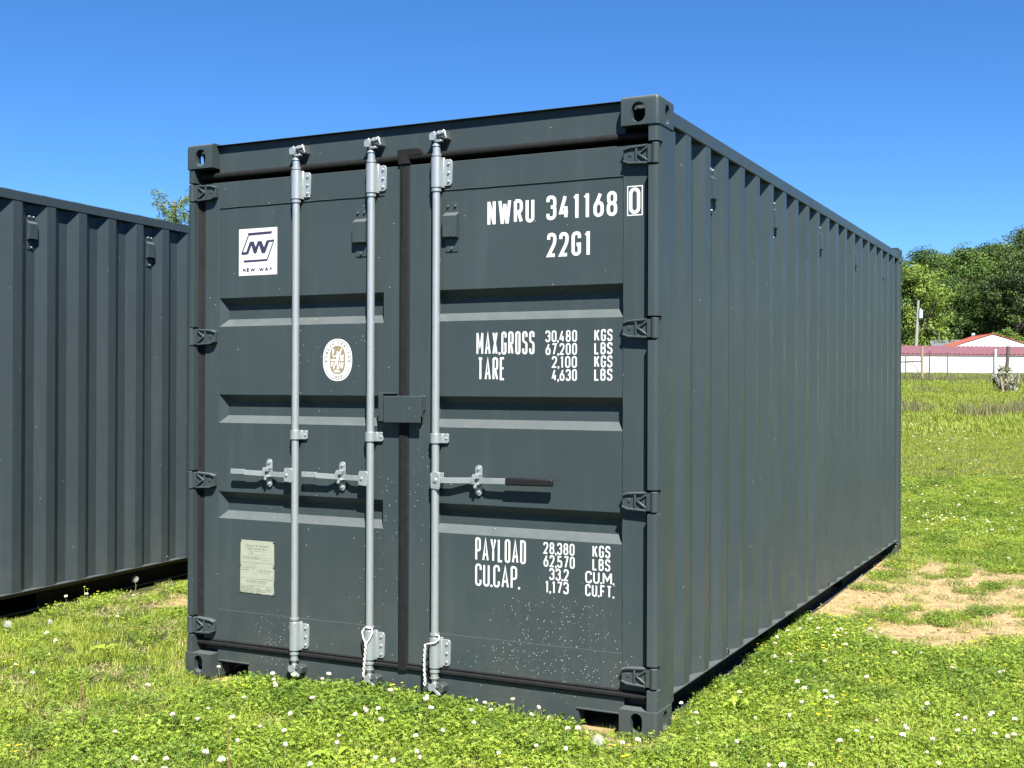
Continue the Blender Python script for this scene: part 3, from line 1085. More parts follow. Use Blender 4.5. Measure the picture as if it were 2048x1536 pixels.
lpoly([(82, 38), (302, 34), (296, 58), (84, 64)])                       # upper bar
lpoly([(80, 64), (92, 64), (36, 216), (22, 222)])                       # left thin edge
lpoly([(24, 222), (34, 210), (75, 210), (78, 236), (22, 238)], .04935)  # foot of the N
lpoly([(62, 224), (100, 118), (128, 118), (86, 234)], .0493)
lpoly([(104, 118), (136, 118), (170, 216), (134, 222)], .04925)
lpoly([(134, 222), (172, 118), (198, 118), (158, 234)], .0492)
lpoly([(172, 118), (208, 118), (244, 216), (208, 226)], .04915)
lpoly([(208, 232), (252, 116), (282, 116), (240, 230)], .0491)
lpoly([(252, 116), (322, 110), (316, 130), (264, 134)], .04905)
lpoly([(310, 130), (323, 120), (264, 292), (251, 292)])
lpoly([(48, 286), (264, 284), (258, 304), (42, 308)], .04932)
draw_text(m, 'NEW WAY', LG(36, 0)[0], LG(306, 0)[0], LG(0, 394)[1], LG(0, 358)[1], .0052, .0493, None, 2.0)
m.obj('logo_sticker', [M_sticker, M_ink], DOORS['L'], label='square white sticker with a slanted NW logo and NEW WAY beneath')

# oval emblem
ex, ez, ea, eb = .862, 1.538, .081, .097


def superell(a, b, n=48, p=2.25):
    out = []
    for i in range(n):
        t_ = 2 * math.pi * i / n
        c_, s2 = math.cos(t_), math.sin(t_)
        out.append((ex + a * math.copysign(abs(c_) ** (2 / p), c_), ez + b * math.copysign(abs(s2) ** (2 / p), s2)))
    return out


m = MB().prism(superell(ea, eb), 'y', .0497, .0504)
m.m = 1
ribbon(m, superell(ea * .90, eb * .915), True, .0024, .0494)
m.m = 2
plate_poly(m, superell(.0435, .0655, 40, 2.6), .04945)
m.m = 1
A0, B0 = .0555, .0765
for i, ch_ in enumerate('BUREAU VERITAS'):
    if ch_ == ' ':
        continue
    a = math.radians(186 - 192 * i / 13)

    def fn(u, w, a=a):
        cx = ex + (A0 + .003) * math.cos(a); cz = ez + (B0 - .0035) * math.sin(a) + .002
        t_ = math.atan2(math.sin(a) * A0 / B0 * 1.0, math.cos(a)) - math.pi / 2
        return cx + u * math.cos(t_) - w * math.sin(t_), cz + u * math.sin(t_) + w * math.cos(t_)
    draw_text(m, ch_, -.0045, .0045, -.002, .0105, .0026, .0493, fn)
for i, ch_ in enumerate('1828'):
    dx_ = -.021 + .0138 * i
    zz = ez - .0845 + (.0035 if i in (0, 3) else 0)
    draw_text(m, ch_, ex + dx_ - .0035, ex + dx_ + .0038, zz, zz + .012, .0026, .0493)
m.m = 0


def EM(u, v):
    return ex + (u - 530) / 430 * .081, ez - (v - 765) / 650 * .097


for k, pts in enumerate([[(505, 500), (560, 500), (560, 560), (600, 500), (640, 400), (670, 400), (640, 520), (620, 600), (570, 700), (560, 780), (540, 840), (560, 960), (590, 1000), (590, 1040), (500, 1035), (520, 980), (500, 860), (430, 1050), (395, 1060), (430, 940), (490, 720), (500, 640), (420, 690), (375, 620), (390, 590), (430, 650), (510, 590)],
                         [(385, 420), (430, 420), (440, 480), (420, 580), (385, 580), (375, 480)],
                         [(325, 735), (470, 735), (460, 795), (325, 795)], [(600, 735), (720, 735), (720, 795), (590, 795)],
                         [(600, 690), (640, 620), (700, 600), (720, 650), (700, 720), (620, 720)],
                         [(340, 830), (420, 830), (400, 970), (340, 960)], [(575, 830), (605, 830), (610, 960), (575, 960)], [(635, 830), (710, 850), (690, 1030), (620, 1020)],
                         [(420, 1100), (610, 1100), (600, 1150), (430, 1150)], [(450, 1065), (580, 1065), (570, 1090), (460, 1090)]]):
    plate_poly(m, [EM(*p) for p in pts], .0493 - .00004 * k)
m.obj('oval_emblem', [M_sticker, M_ring, M_tan], DOORS['L'], label='white and tan oval emblem reading BUREAU VERITAS 1828')

# data plate
px0, px1, pz0, pz1 = .302, .508, .420, .680
m = MB()
outl = [(px0 + .012, pz1 - .002), (px1 - .012, pz1 - .003), (px1 - .004, pz1 - .014), (px1 - .003, .568), (px1 - .008, .560), (px1 - .002, .550), (px1 - .003, .500), (px1 - .006, .47), (px1 - .003, pz0 + .014), (px1 - .012, pz0 + .004), (px0 + .01, pz0 + .006),
        (px0 + .002, pz0 + .016), (px0 + .003, .549), (px0 + .008, .556), (px0 + .003, .566), (px0 + .004, pz1 - .014)]
m.prism(outl, 'y', .0478, .0503)
for i, (bx, bz) in enumerate(((px0 + .003, pz1 - .004), (px1 - .004, pz1 - .005), (px0 + .002, .557), (px1 - .003, .555), (px0 + .003, pz0 + .006), (px1 - .005, pz0 + .005))):
    m.m = 2
    m.cyl((bx, .050, bz), (bx, .0445, bz), .0048, 8, .003)
m.m = 1
yy = .0475


def prow(txt, a, b_, z, h, th=.0011):
    draw_text(m, txt, px0 + a, px0 + b_, z, z + h, th, yy, None)


prow('APPROVED FOR TRANSPORT', .032, .172, .648, .008, .0013)
prow('UNDER CUSTOMS SEAL', .044, .160, .634, .008, .0013)


def prect(a, b_, z0, z1, th=.0009):
    ribbon(m, [(px0 + a, z0), (px0 + b_, z0), (px0 + b_, z1), (px0 + a, z1)], True, th, yy)


prect(.052, .152, .611, .627)
prow('BV', .066, .080, .615, .008)
prect(.128, .188, .586, .597)
for z in (.598, .590):
    prow('TYPE MANUFACTURERS NO', .012, .122, z - .002, .0055, .0009)
ribbon(m, [(px0 + .004, .574), (px1 - .006, .576)], False, .0008, yy)
prect(.008, .094, .556, .568)
prect(.098, .098 + .1, .496, .570)
prow('DATE MANUFACTURED', .006, .088, .544, .0055, .0009)
prow('TIMBER COMPONENT', .006, .056, .533, .0055, .0009)
prow('TIMBER TREATMENT', .106, .190, .533, .0055, .0009)
prow('IMMUNITY', .112, .180, .523, .0055, .0009)
ribbon(m, [(px0 + .004, .497), (px1 - .006, .494)], False, .0008, yy)
prow('CSC SAFETY APPROVAL', .038, .160, .480, .008, .0013)
prect(.048, .148, .464, .476)
for i, (t1, t2) in enumerate((('DATE MANUFACTURED', ''), ('IDENTIFICATION NO', 'NWRU'), ('MAXIMUM OPERATING', '30480 KG'), ('ALLOWABLE STACKING', '67200 LB'), ('TRANSVERSE RACKING', '15240'))):
    z = .4545 - .0072 * i
    t1 = ''.join(c for c in t1 if c in GL); t2 = ''.join(c for c in t2 if c in GL)
    prow(t1, .006, .084, z, .0046, .0010)
    if t2:
        prow(t2, .094, .094 + .007 * len(t2), z, .0046, .0010)
prect(.158, .194, .428, .460)
for z in (.452, .446, .440):
    ribbon(m, [(px0 + .160, z), (px0 + .188, z - .001)], False, .002, yy - .0001)
m.obj('data_plate', [M_plate, M_pink, M_zinc_d], DOORS['L'], label='cream riveted data plate with rows of small print')

# ------------------------------------------------------------------ neighbour container: same kind, turned a little
th = math.radians(5.086)
vx, vy = -1.80324, .69247
lx, ly = 2.438, 1.917
nb = copy_tree(main, None, ('lettering', 'logo_sticker', 'oval_emblem', 'data_plate'))
nb.location = (vx - (lx * math.cos(th) - ly * math.sin(th)), vy - (lx * math.sin(th) + ly * math.cos(th)), .024)
nb.rotation_euler = (0, 0, th)
tag(nb, 'second dark blue-grey container at the left edge, seen only by its corrugated side', 'container')
done = {}


def repaint(o):
    if o.type == 'MESH':
        k = o.data.name
        if k not in done:
            me = o.data.copy()
            hit = False
            for i, mt in enumerate(me.materials):
                if mt in (M_paint, M_door):
                    me.materials[i] = M_paint2; hit = True
            done[k] = me if hit else o.data
        o.data = done[k]
    if 'label' in o and o.parent:
        del o['label']
    for c_ in o.children:
        repaint(c_)


repaint(nb)

# white ropes tied to the lower brackets
rx = 1.062
m = MB()
loop = [(rx - .002, -.006, .262), (rx - .016, -.004, .285), (rx - .026, .002, .312), (rx - .020, .012, .328), (rx + .0, -.002, .334), (rx + .022, .008, .330), (rx + .029, .001, .316), (rx + .020, -.004, .288), (rx + .002, -.007, .262)]
m.tube(loop, .0038, 6)
tw = []
for ph in (0, math.pi):
    pts = []
    for i in range(40):
        u = i / 39
        pts.append((rx + .001 - .012 * u + .0036 * math.cos(ph + u * 22), -.0075 + .0036 * math.sin(ph + u * 22) - .002 * u, .262 - .150 * u))
    m.tube(pts, .0034, 5)
tag(m.obj('rope', M_rope, None, smooth=50), 'white rope looped round the middle lock rod near its foot, hanging in a Y', 'rope')
rx = 1.402
m = MB()
m.tube([(rx - .030, -.002, .288), (rx - .020, -.007, .293), (rx + .0, -.008, .297), (rx + .020, -.006, .303), (rx + .031, .004, .316), (rx + .026, .016, .328), (rx + .014, .004, .333)], .0036, 6)
for ph in (0, math.pi):
    pts = []
    for i in range(44):
        u = i / 43
        pts.append((rx - .031 - .006 * math.sin(u * 3) + .0034 * math.cos(ph + u * 24), -.004 + .0034 * math.sin(ph + u * 24), .290 - .165 * u))
    m.tube(pts, .0032, 5)
m.tube([(rx - .036, -.004, .128), (rx - .040, -.004, .116), (rx - .034, -.004, .108), (rx - .029, -.004, .118), (rx - .032, -.004, .13)], .003, 5)
tag(m.obj('rope', M_rope, None, smooth=50), 'white rope hitched to the right lock rod near its foot, hanging straight down', 'rope')

# ------------------------------------------------------------------ far things: sheds, pole, fence, trees
def shed_mat(name, col, rough=.5, scale=1.5):
    t = NT(name)
    g = t.n('ShaderNodeTexCoord').outputs['Object']
    f = t.noise(scale, 5, .65, g)
    t.principled(t.ramp(f, [(.3, tuple(x * .85 for x in col)), (.7, tuple(min(1, x * 1.1) for x in col))]), rough, 0, .4, f, .1, .01)
    return t.mat


M_shed_w = shed_mat('shed_white_metal', (.55, .57, .57))
M_maroon = shed_mat('maroon_roof_metal', (.155, .070, .078), .45)
M_red = shed_mat('red_roof_metal', (.30, .078, .058), .45)
M_greyroof = shed_mat('grey_shingle', (.085, .09, .10), .8)
M_wood = shed_mat('weathered_wood', (.20, .165, .115), .85, 6)
M_wood_d = shed_mat('dark_wood', (.06, .05, .04), .85, 6)
M_pole = shed_mat('utility_pole_wood', (.20, .19, .175), .85, 4)
M_can = shed_mat('transformer_paint', (.36, .39, .40), .4)
M_steel_post = shed_mat('steel_post', (.06, .065, .06), .6)


def local(ob_s, ob_l):
    x, y = W(ob_s, ob_l)
    return x, y


# long low shed with a maroon sheet roof: local x along its length, y away from us
ax, ay = W(108, 22); bx_, by_ = W(116, 78)
rot = math.atan2(by_ - ay, bx_ - ax)
ln = math.hypot(bx_ - ax, by_ - ay)
zb = 2.25
sh = thing('farm_shed', 'long low white shed with maroon sheet roof beyond the fence', 'shed', (ax, ay, zb), rot)
ew = 2.30
npan = int(ln / 1.0)
for i in range(npan):                       # wall sheets with a joint between them
    a = ln * i / npan
    MB().box(a + .008, a + ln / npan - .008, .01 * (i % 2) * .4, .08, 0, ew).obj('wall_panel', M_shed_w, sh)
MB().box(0, ln, .09, 9.9, 0, ew - .02).obj('wall', M_shed_w, sh)
for sgn, nm in ((0, 'roof'), (1, 'roof')):
    m = MB()
    rib = int(ln / .45)
    vs = []; fs = []
    for i in range(rib * 4 + 1):
        u = ln * i / (rib * 4) + 0
        hh = .06 if i % 4 in (1, 2) else 0
        y0_, z0_, y1_, z1_ = (-.12, ew + .01, 5, ew + .93) if not sgn else (10.12, ew - .06, 5, ew + .93)
        vs += [(u, y0_, z0_ + hh), (u, y1_, z1_ + hh)]
        if i:
            fs.append((2 * i - 2, 2 * i, 2 * i + 1, 2 * i - 1))
    m.add(vs, fs)
    m.obj('roof', M_maroon, sh)
MB().box(-.1, ln + .1, -.10, -.03, ew - .1, ew + .005).obj('eave_board', M_maroon, sh)

# white gabled barn with a red roof, gable towards us
gx, gy = W(136, 54.2)
gb = thing('barn', 'white gabled barn with bright red roof behind the long shed', 'barn', (gx, gy, 2.9), math.atan2(F2[1], F2[0]) - math.pi / 2 + math.radians(-4))
hw = 5.4; eh = 3.0; rh = 4.72
m = MB().prism([(-hw, 0), (hw, 0), (hw, eh), (0, rh - .12), (-hw, eh)], 'y', 0, 7)
m.obj('wall', M_shed_w, gb)
for sg in (-1, 1):
    m = MB()
    sl = (rh - eh) / hw
    m.prism([(sg * 0.0, rh), (sg * (hw + .5), eh - sl * .5), (sg * (hw + .5), eh - sl * .5 + .06), (0, rh + .06)], 'y', -.1, 7.1)
    m.obj('roof', M_red, gb)
MB().box(-.14, .14, -.1, 7.1, rh + .04, rh + .1).obj('ridge_cap', M_red, gb)

# small house roof and its pipe
hx, hy = W(145, 53.2)
hs = thing('house', 'small house with grey shingle roof left of the red-roofed barn', 'house', (hx, hy, 3.35), math.atan2(F2[1], F2[0]) - math.pi / 2 + math.radians(-14))
MB().box(-2.2, 2.4, 0, 6, 0, 2.6).obj('wall', M_shed_w, hs)
m = MB().prism([(-.5, 2.45), (3.0, 3.85), (6.5, 2.45), (6.5, 2.65), (3.0, 4.05), (-.5, 2.65)], 'x', -2.6, 2.8)
m.obj('roof', M_greyroof, hs)
MB().cyl((2.3, 1.9, 3.0), (2.3, 1.9, 4.8), .22, 12).obj('vent_pipe', M_can, hs)

# utility pole
ux, uy = W(132, 44.2)
up = thing('utility_pole', 'wooden utility pole with pale transformer above the long shed', 'utility pole', (ux, uy, 3.2))
MB().cyl((-.15, 0, -.3), (.22, 0, 7.85), .21, 12, .13).obj('pole', M_pole, up)
m = MB().cyl((.48, -.1, 5.9), (.49, -.1, 6.8), .22, 14)
m.cyl((.49, -.1, 6.8), (.49, -.1, 7.0), .06, 8)
m.box(.15, .4, -.1, .1, 6.2, 6.4)
m.obj('transformer', M_can, up)
MB().tube([(.3, 0, 6.2), (2.0, .4, 4.3), (3.8, 1.0, 1.6), (4.2, 1.2, 1.0)], .022, 5).obj('guy_wire', M_steel_post, up)
pts = [(.2 - i * 1.6, 2.0 * i * .1, 7.6 - .25 * math.sin(i / 12 * math.pi)) for i in range(13)]
MB().tube(pts, .018, 4).obj('wire', M_steel_post, up)

# wire fence across the field
FS = 60.0


def gz(x, y):
    return float(ground_h(x, y))


fx, fy_ = W(FS, 17)
fz = 0
fence = thing('wire_fence', 'woven wire fence on wooden and steel posts across the field', 'fence', (0, 0, 0))


def fpt(u, dz, ds=0):
    l = (u - 1024) / 2412.9 * FS * (1 + ds / FS)
    x, y = W(FS + ds, l)
    return x, y, gz(x, y) + dz


for u, hh, rr, mt, lean in ((1844, 1.72, .07, M_wood, 0), (1858, 1.5, .035, M_wood_d, .03), (1811, 1.25, .03, M_steel_post, 0), (1895, 1.45, .03, M_steel_post, 0),
                            (1987, 1.5, .03, M_steel_post, 0), (1991, 1.6, .06, M_shed_w, 0), (2012, 1.75, .09, M_wood_d, .10), (2075, 1.4, .03, M_steel_post, 0), (2120, 1.6, .06, M_wood, 0), (1770, 1.3, .03, M_steel_post, 0)):
    a = fpt(u, -.1); b = fpt(u, hh)
    MB().cyl(a, (b[0] + lean, b[1], b[2]), rr, 8, rr * .9).obj('post', mt, fence)
a = fpt(1800, .95); b = fpt(1843, 1.0)
MB().tube([fpt(1780, .93), b], .035, 6).obj('brace_rail', M_wood_d, fence)
MB().tube([fpt(1825, .92), fpt(1843, .2)], .02, 5).obj('brace_wire', M_steel_post, fence)
us = list(np.arange(1765, 2130, 5.0))
m = MB()
for k in range(7):
    m.tube([fpt(u, .12 + 1.14 * (k / 6) ** .85) for u in us[::3] + [us[-1]]], .010, 3)
for u in us:
    m.tube([fpt(u, .10), fpt(u, 1.27)], .008, 3)
m.obj('wire_mesh', M_pole, fence)

# leaning stake and brush heap in front of the fence
def spt(s, u, dz):
    x, y = W(s, (u - 1024) / 2412.9 * s)
    return x, y, gz(x, y) + dz


tag(MB().tube([spt(46, 2007, -.05), spt(46, 2004, .3), spt(46, 2001, .62)], .05, 7).obj('wooden_stake', M_wood, None), 'pale leaning wooden stake standing before the brush heap', 'stake')


# ------------------------------------------------------------------ foliage
def leaf_mat(name, ramp, rough=.6, trans=.35, attr=True):
    t = NT(name)
    oi = t.n('ShaderNodeObjectInfo')
    at = t.n('ShaderNodeAttribute', attribute_name='tint')
    f = t.math('ADD', t.math('MULTIPLY', at.outputs['Fac'], .62), t.math('MULTIPLY', oi.outputs['Random'], .38))
    c = t.ramp(f, ramp)
    d = t.n('ShaderNodeBsdfPrincipled')
    t.l(c, d.inputs['Base Color']); d.inputs['Roughness'].default_value = rough; d.inputs['Specular IOR Level'].default_value = .35
    tr = t.n('ShaderNodeBsdfTranslucent')
    hs = t.n('ShaderNodeHueSaturation'); hs.inputs['Value'].default_value = 1.25; hs.inputs['Saturation'].default_value = 1.05
    t.l(c, hs.inputs['Color']); t.l(hs.outputs[0], tr.inputs[0])
    mx = t.n('ShaderNodeMixShader'); mx.inputs[0].default_value = trans
    t.l(d.outputs[0], mx.inputs[1]); t.l(tr.outputs[0], mx.inputs[2]); t.l(mx.outputs[0], t.out.inputs[0])
    return t.mat


M_grass = leaf_mat('grass_blade', [(0, (.072, .115, .010)), (.35, (.155, .210, .018)), (.65, (.24, .285, .032)), (.85, (.28, .285, .065)), (1, (.36, .315, .14))], .6, .25)
M_straw = leaf_mat('dry_straw', [(0, (.20, .17, .07)), (.5, (.36, .30, .16)), (1, (.50, .42, .25))], .8, .15)
M_clover = leaf_mat('clover_leaf', [(0, (.060, .115, .010)), (.35, (.130, .205, .018)), (.7, (.215, .285, .030)), (1, (.26, .30, .055))], .5, .2)
M_clover_d = leaf_mat('clover_leaf_dark', [(0, (.030, .068, .008)), (.4, (.075, .135, .014)), (.75, (.140, .205, .024)), (1, (.18, .225, .042))], .5, .2)
M_field = leaf_mat('field_grass', [(0, (.090, .135, .012)), (.4, (.155, .205, .020)), (.7, (.22, .255, .034)), (1, (.26, .25, .075))], .7, .3)
M_weed = leaf_mat('tall_field_weed', [(0, (.075, .090, .030)), (.5, (.13, .13, .055)), (1, (.20, .16, .09))], .8, .25)
M_petal = simple('clover_blossom', (.54, .52, .41), .7, 0, .2, .15, 400)
M_petal_o = simple('old_clover_floret', (.22, .165, .095), .8, 0, .2, .2, 300)
M_petal_y = simple('yellow_blossom', (.50, .40, .015), .6, 0, .2, .1, 300)
M_fluff = simple('seed_fluff', (.42, .41, .37), .9, 0, .1, .1, 500)
M_stem = simple('plant_stem', (.13, .17, .05), .7)
M_stem_b = simple('dry_stem', (.13, .075, .035), .8)
M_bark = shed_mat('tree_bark', (.11, .09, .07), .9, 3)


def tri_mesh(name, V, Fc, tint, mats, mi=None, smooth=False):
    me = bpy.data.meshes.new(name)
    V = np.asarray(V, np.float32); Fc = np.asarray(Fc, np.int32)
    k = Fc.shape[1]
    me.vertices.add(len(V)); me.vertices.foreach_set('co', V.ravel())
    me.loops.add(len(Fc) * k); me.loops.foreach_set('vertex_index', Fc.ravel())
    me.polygons.add(len(Fc)); me.polygons.foreach_set('loop_start', np.arange(0, len(Fc) * k, k, dtype=np.int32))
    for m_ in mats: me.materials.append(m_)
    if mi is not None: me.polygons.foreach_set('material_index', mi)
    a = me.attributes.new('tint', 'FLOAT', 'POINT')
    a.data.foreach_set('value', np.asarray(tint, np.float32))
    me.update(); me.validate()
    return me


def grass_template(name, n, rad, h0, h1, wid, mat, lean=.6, seed=0, segs=3, tint0=0, tint1=1, flat=False):
    R = np.random.RandomState(seed)
    V = []; Fq = []; T = []
    for i in range(n):
        a = R.rand() * 2 * math.pi; r = rad * math.sqrt(R.rand())
        p = np.array([r * math.cos(a), r * math.sin(a), -.004])
        h = h0 + (h1 - h0) * R.rand() ** 1.4
        az = R.rand() * 2 * math.pi
        ln_ = lean * (.2 + R.rand())
        side = np.array([-math.sin(az), math.cos(az), 0]) * wid * (.6 + .8 * R.rand()) / 2
        d = np.array([math.cos(az), math.sin(az), 0])
        tv = tint0 + (tint1 - tint0) * R.rand()
        b0_ = len(V)
        for k in range(segs + 1):
            u = k / segs
            if flat:
                q = p + d * h * u + np.array([0, 0, .010 + .02 * math.sin(u * 3) * R.rand()])
            else:
                q = p + d * h * ln_ * u * u + np.array([0, 0, h * u * (1 - .25 * ln_ * u)])
            w_ = side * (1 - u * .9)
            V += [q - w_, q + w_]; T += [tv, tv]
        for k in range(segs):
            Fq.append((b0_ + 2 * k, b0_ + 2 * k + 1, b0_ + 2 * k + 3, b0_ + 2 * k + 2))
    return tri_mesh(name, V, Fq, T, [mat])


def clover_template(name, n, rad, h0, h1, size, mat, seed):
    R = np.random.RandomState(seed)
    V = []; Fq = []; T = []
    for i in range(n):
        a = R.rand() * 2 * math.pi; r = rad * math.sqrt(R.rand())
        h = (h0 + (h1 - h0) * R.rand()) * (1 - .35 * (r / rad) ** 2)
        c_ = np.array([r * math.cos(a), r * math.sin(a), h])
        nz_ = np.array([R.normal(0, .38), R.normal(0, .38), 1.0]); nz_ /= np.linalg.norm(nz_)
        u = np.cross(nz_, [R.rand() - .5, R.rand() - .5, .1]); u /= np.linalg.norm(u)
        w = np.cross(nz_, u)
        s0 = size * (.6 + .7 * R.rand())
        tv = R.rand()
        az = R.rand() * 6.28
        for k in range(3):
            t_ = az + k * 2.094
            e = u * math.cos(t_) + w * math.sin(t_); q = -u * math.sin(t_) + w * math.cos(t_)
            b0_ = len(V)
            up_ = nz_ * s0 * (.10 + .25 * R.rand())
            V += [c_, c_ + e * s0 * .62 + q * s0 * .48 + up_, c_ + e * s0 * 1.05 + q * s0 * .18 + up_ * .6, c_ + e * s0 * 1.05 - q * s0 * .18 + up_ * .6, c_ + e * s0 * .62 - q * s0 * .48 + up_]
            tt = min(1, max(0, tv + R.normal(0, .08)))
            T += [tt] * 5
            Fq += [(b0_, b0_ + 1, b0_ + 2, b0_ + 3), (b0_, b0_ + 3, b0_ + 4, b0_ + 4)]
        # leaf stalk
        b0_ = len(V)
        fo = np.array([c_[0] * .6, c_[1] * .6, -.005])
        V += [fo - u * .0006, fo + u * .0006, c_ + u * .0006, c_ - u * .0006]; T += [tv] * 4
        Fq.append((b0_, b0_ + 1, b0_ + 2, b0_ + 3))
    tri = []
    for f in Fq:
        tri.append((f[0], f[1], f[2]))
        if f[2] != f[3]: tri.append((f[0], f[2], f[3]))
    return tri_mesh(name, V, tri, T, [mat])


def scatter(name, label, P, rz, sc, templates, idx, tilt=None):
    """one 'stuff' object: points with an instance of a small plant on each"""
    P = np.asarray(P, np.float32)
    me = bpy.data.meshes.new(name)
    me.vertices.add(len(P)); me.vertices.foreach_set('co', P.ravel())
    rot = np.zeros((len(P), 3), np.float32); rot[:, 2] = rz
    if tilt is not None: rot[:, :2] = tilt
    a = me.attributes.new('rot', 'FLOAT_VECTOR', 'POINT'); a.data.foreach_set('vector', rot.ravel())
    a = me.attributes.new('scl', 'FLOAT', 'POINT'); a.data.foreach_set('value', np.asarray(sc, np.float32))
    a = me.attributes.new('pick', 'INT', 'POINT'); a.data.foreach_set('value', np.asarray(idx, np.int32))
    o = bpy.data.objects.new(name, me); COL.objects.link(o)
    ng = bpy.data.node_groups.new(name + '_scatter', 'GeometryNodeTree')
    ng.interface.new_socket('Geometry', in_out='INPUT', socket_type='NodeSocketGeometry')
    ng.interface.new_socket('Geometry', in_out='OUTPUT', socket_type='NodeSocketGeometry')
    N = ng.nodes; Lk = ng.links
    gi = N.new('NodeGroupInput'); go = N.new('NodeGroupOutput')
    jn = N.new('GeometryNodeJoinGeometry')
    for me_t in templates:
        to = bpy.data.objects.new(me_t.name, me_t)          # never linked to the scene: only instanced
        oi = N.new('GeometryNodeObjectInfo'); oi.inputs['Object'].default_value = to; oi.inputs['As Instance'].default_value = True
        Lk.new(oi.outputs['Geometry'], jn.inputs[0])
    ip = N.new('GeometryNodeInstanceOnPoints')
    ip.inputs['Pick Instance'].default_value = True
    for attr, typ, sock in (('rot', 'FLOAT_VECTOR', 'Rotation'), ('scl', 'FLOAT', 'Scale'), ('pick', 'INT', 'Instance Index')):
        na = N.new('GeometryNodeInputNamedAttribute'); na.data_type = typ; na.inputs[0].default_value = attr
        Lk.new(na.outputs[0], ip.inputs[sock])
    Lk.new(gi.outputs[0], ip.inputs['Points']); Lk.new(jn.outputs[0], ip.inputs['Instance']); Lk.new(ip.outputs[0], go.inputs[0])
    md = o.modifiers.new('scatter', 'NODES'); md.node_group = ng
    tag(o, label, None, None, 'stuff')
    return o


def img_u(x, y):
    s = (x - C2[0]) * F2[0] + (y - C2[1]) * F2[1]; l = (x - C2[0]) * R2[0] + (y - C2[1]) * R2[1]
    return s, 1024 + 2412.9 * l / np.maximum(s, .1)


nbi = Matrix.Translation(nb.location) @ Matrix.Rotation(th, 4, 'Z')
nbi = nbi.inverted()


def keep(x, y, pad=0):
    """ground that this view or one a step aside can see"""
    s, u = img_u(x, y)
    k = (s > 3.6) & (u > -330 - 2413 / np.maximum(s, .1)) & (u < 2335 + 4000 / np.maximum(s, .1))
    lx_ = nbi[0][0] * x + nbi[0][1] * y + nbi[0][3]; ly_ = nbi[1][0] * x + nbi[1][1] * y + nbi[1][3]
    in_main = (x > .03 - pad) & (x < 2.41 + pad) & (y > .07 - pad) & (y < 6.1)
    in_nb = (lx_ > .02) & (lx_ < 2.40 + pad) & (ly_ > -.02) & (ly_ < 6.1)
    k &= ~in_main & ~in_nb
    k &= ~((lx_ < 0.02) & (ly_ > -.1) & (s > 6))
    hidden = (u < 1620) & (y > 4.5)
    hidden |= (x < 2.3) & (y > 6.1) & (u < 1620)
    return k & ~hidden


def sample(s0, s1, dens):
    """points per square metre dens between two view depths"""
    lo = lambda q: -1304 / 2412.9 * q - 1.0
    hi = lambda q: 1306 / 2412.9 * q + 1.65
    wm = hi(s1) - lo(s1)
    n = int((s1 - s0) * wm * dens)
    s = s0 + (s1 - s0) * NR.rand(n)
    l = lo(s1) + wm * NR.rand(n)
    ok = (l > lo(s)) & (l < hi(s))
    s, l = s[ok], l[ok]
    x = C2[0] + s * F2[0] + l * R2[0]; y = C2[1] + s * F2[1] + l * R2[1]
    k = keep(x, y)
    return x[k], y[k]


def clover_map(x, y):
    n = fbm(x * 1.3, y * 1.3, 41, 3)
    front = sstep(-.3, .9, x - .35 * (y + .6)) * sstep(.4, .0, y)
    right = sstep(2.2, 2.42, x) * sstep(3.3, 1.8, y - (x - 2.5) * .25)
    back = sstep(6.0, 7.5, y) * .55
    m_ = np.maximum.reduce([front, right, back, np.full_like(x, .12)])
    return np.clip(m_ * (.55 + .9 * (n - .25)), 0, 1)


def dead_map(x, y):
    return sstep(.45, .70, fbm(x * .9, y * .9, 61, 3) + .22 * sstep(.4, -.9, y) * sstep(-1.5, .5, x) * sstep(3.2, 1.0, x))


T_grass = [grass_template('grass_tuft_%s' % 'abc'[i], 46, .075, .03, .085, .0042, M_grass, .8, 100 + i, 3, .0, .78) for i in range(3)]
T_grass += [grass_template('yellow_grass_tuft', 46, .08, .025, .07, .0042, M_grass, .9, 110, 3, .45, 1.15)]
T_clover = [clover_template('clover_patch_%s' % 'abc'[i], 120, .105, .014, .058, .0068, M_clover, 200 + i) for i in range(3)]
T_clover += [clover_template('dark_clover_patch_%s' % 'ab'[i], 120, .105, .016, .062, .0072, M_clover_d, 230 + i) for i in range(2)]
T_straw = [grass_template('straw_patch_%s' % 'ab'[i], 34, .10, .03, .10, .003, M_straw, .6, 300 + i, 2, 0, 1, True) for i in range(2)]
T_mid = [grass_template('field_tuft_%s' % 'abc'[i], 60, .20, .04, .11, .009, M_field, .8, 400 + i, 2) for i in range(3)]
T_far = [grass_template('far_tuft_%s' % 'abc'[i], 70, .55, .07, .20, .028, M_field, .7, 500 + i, 2) for i in range(3)]
T_weed = [grass_template('weed_tuft_%s' % 'ab'[i], 60, .35, .12, .42, .02, M_weed, .5, 600 + i, 2) for i in range(2)]


def zs(x, y):
    return ground_h(x, y)


def rnd(n, a, b):
    return a + (b - a) * NR.rand(n)


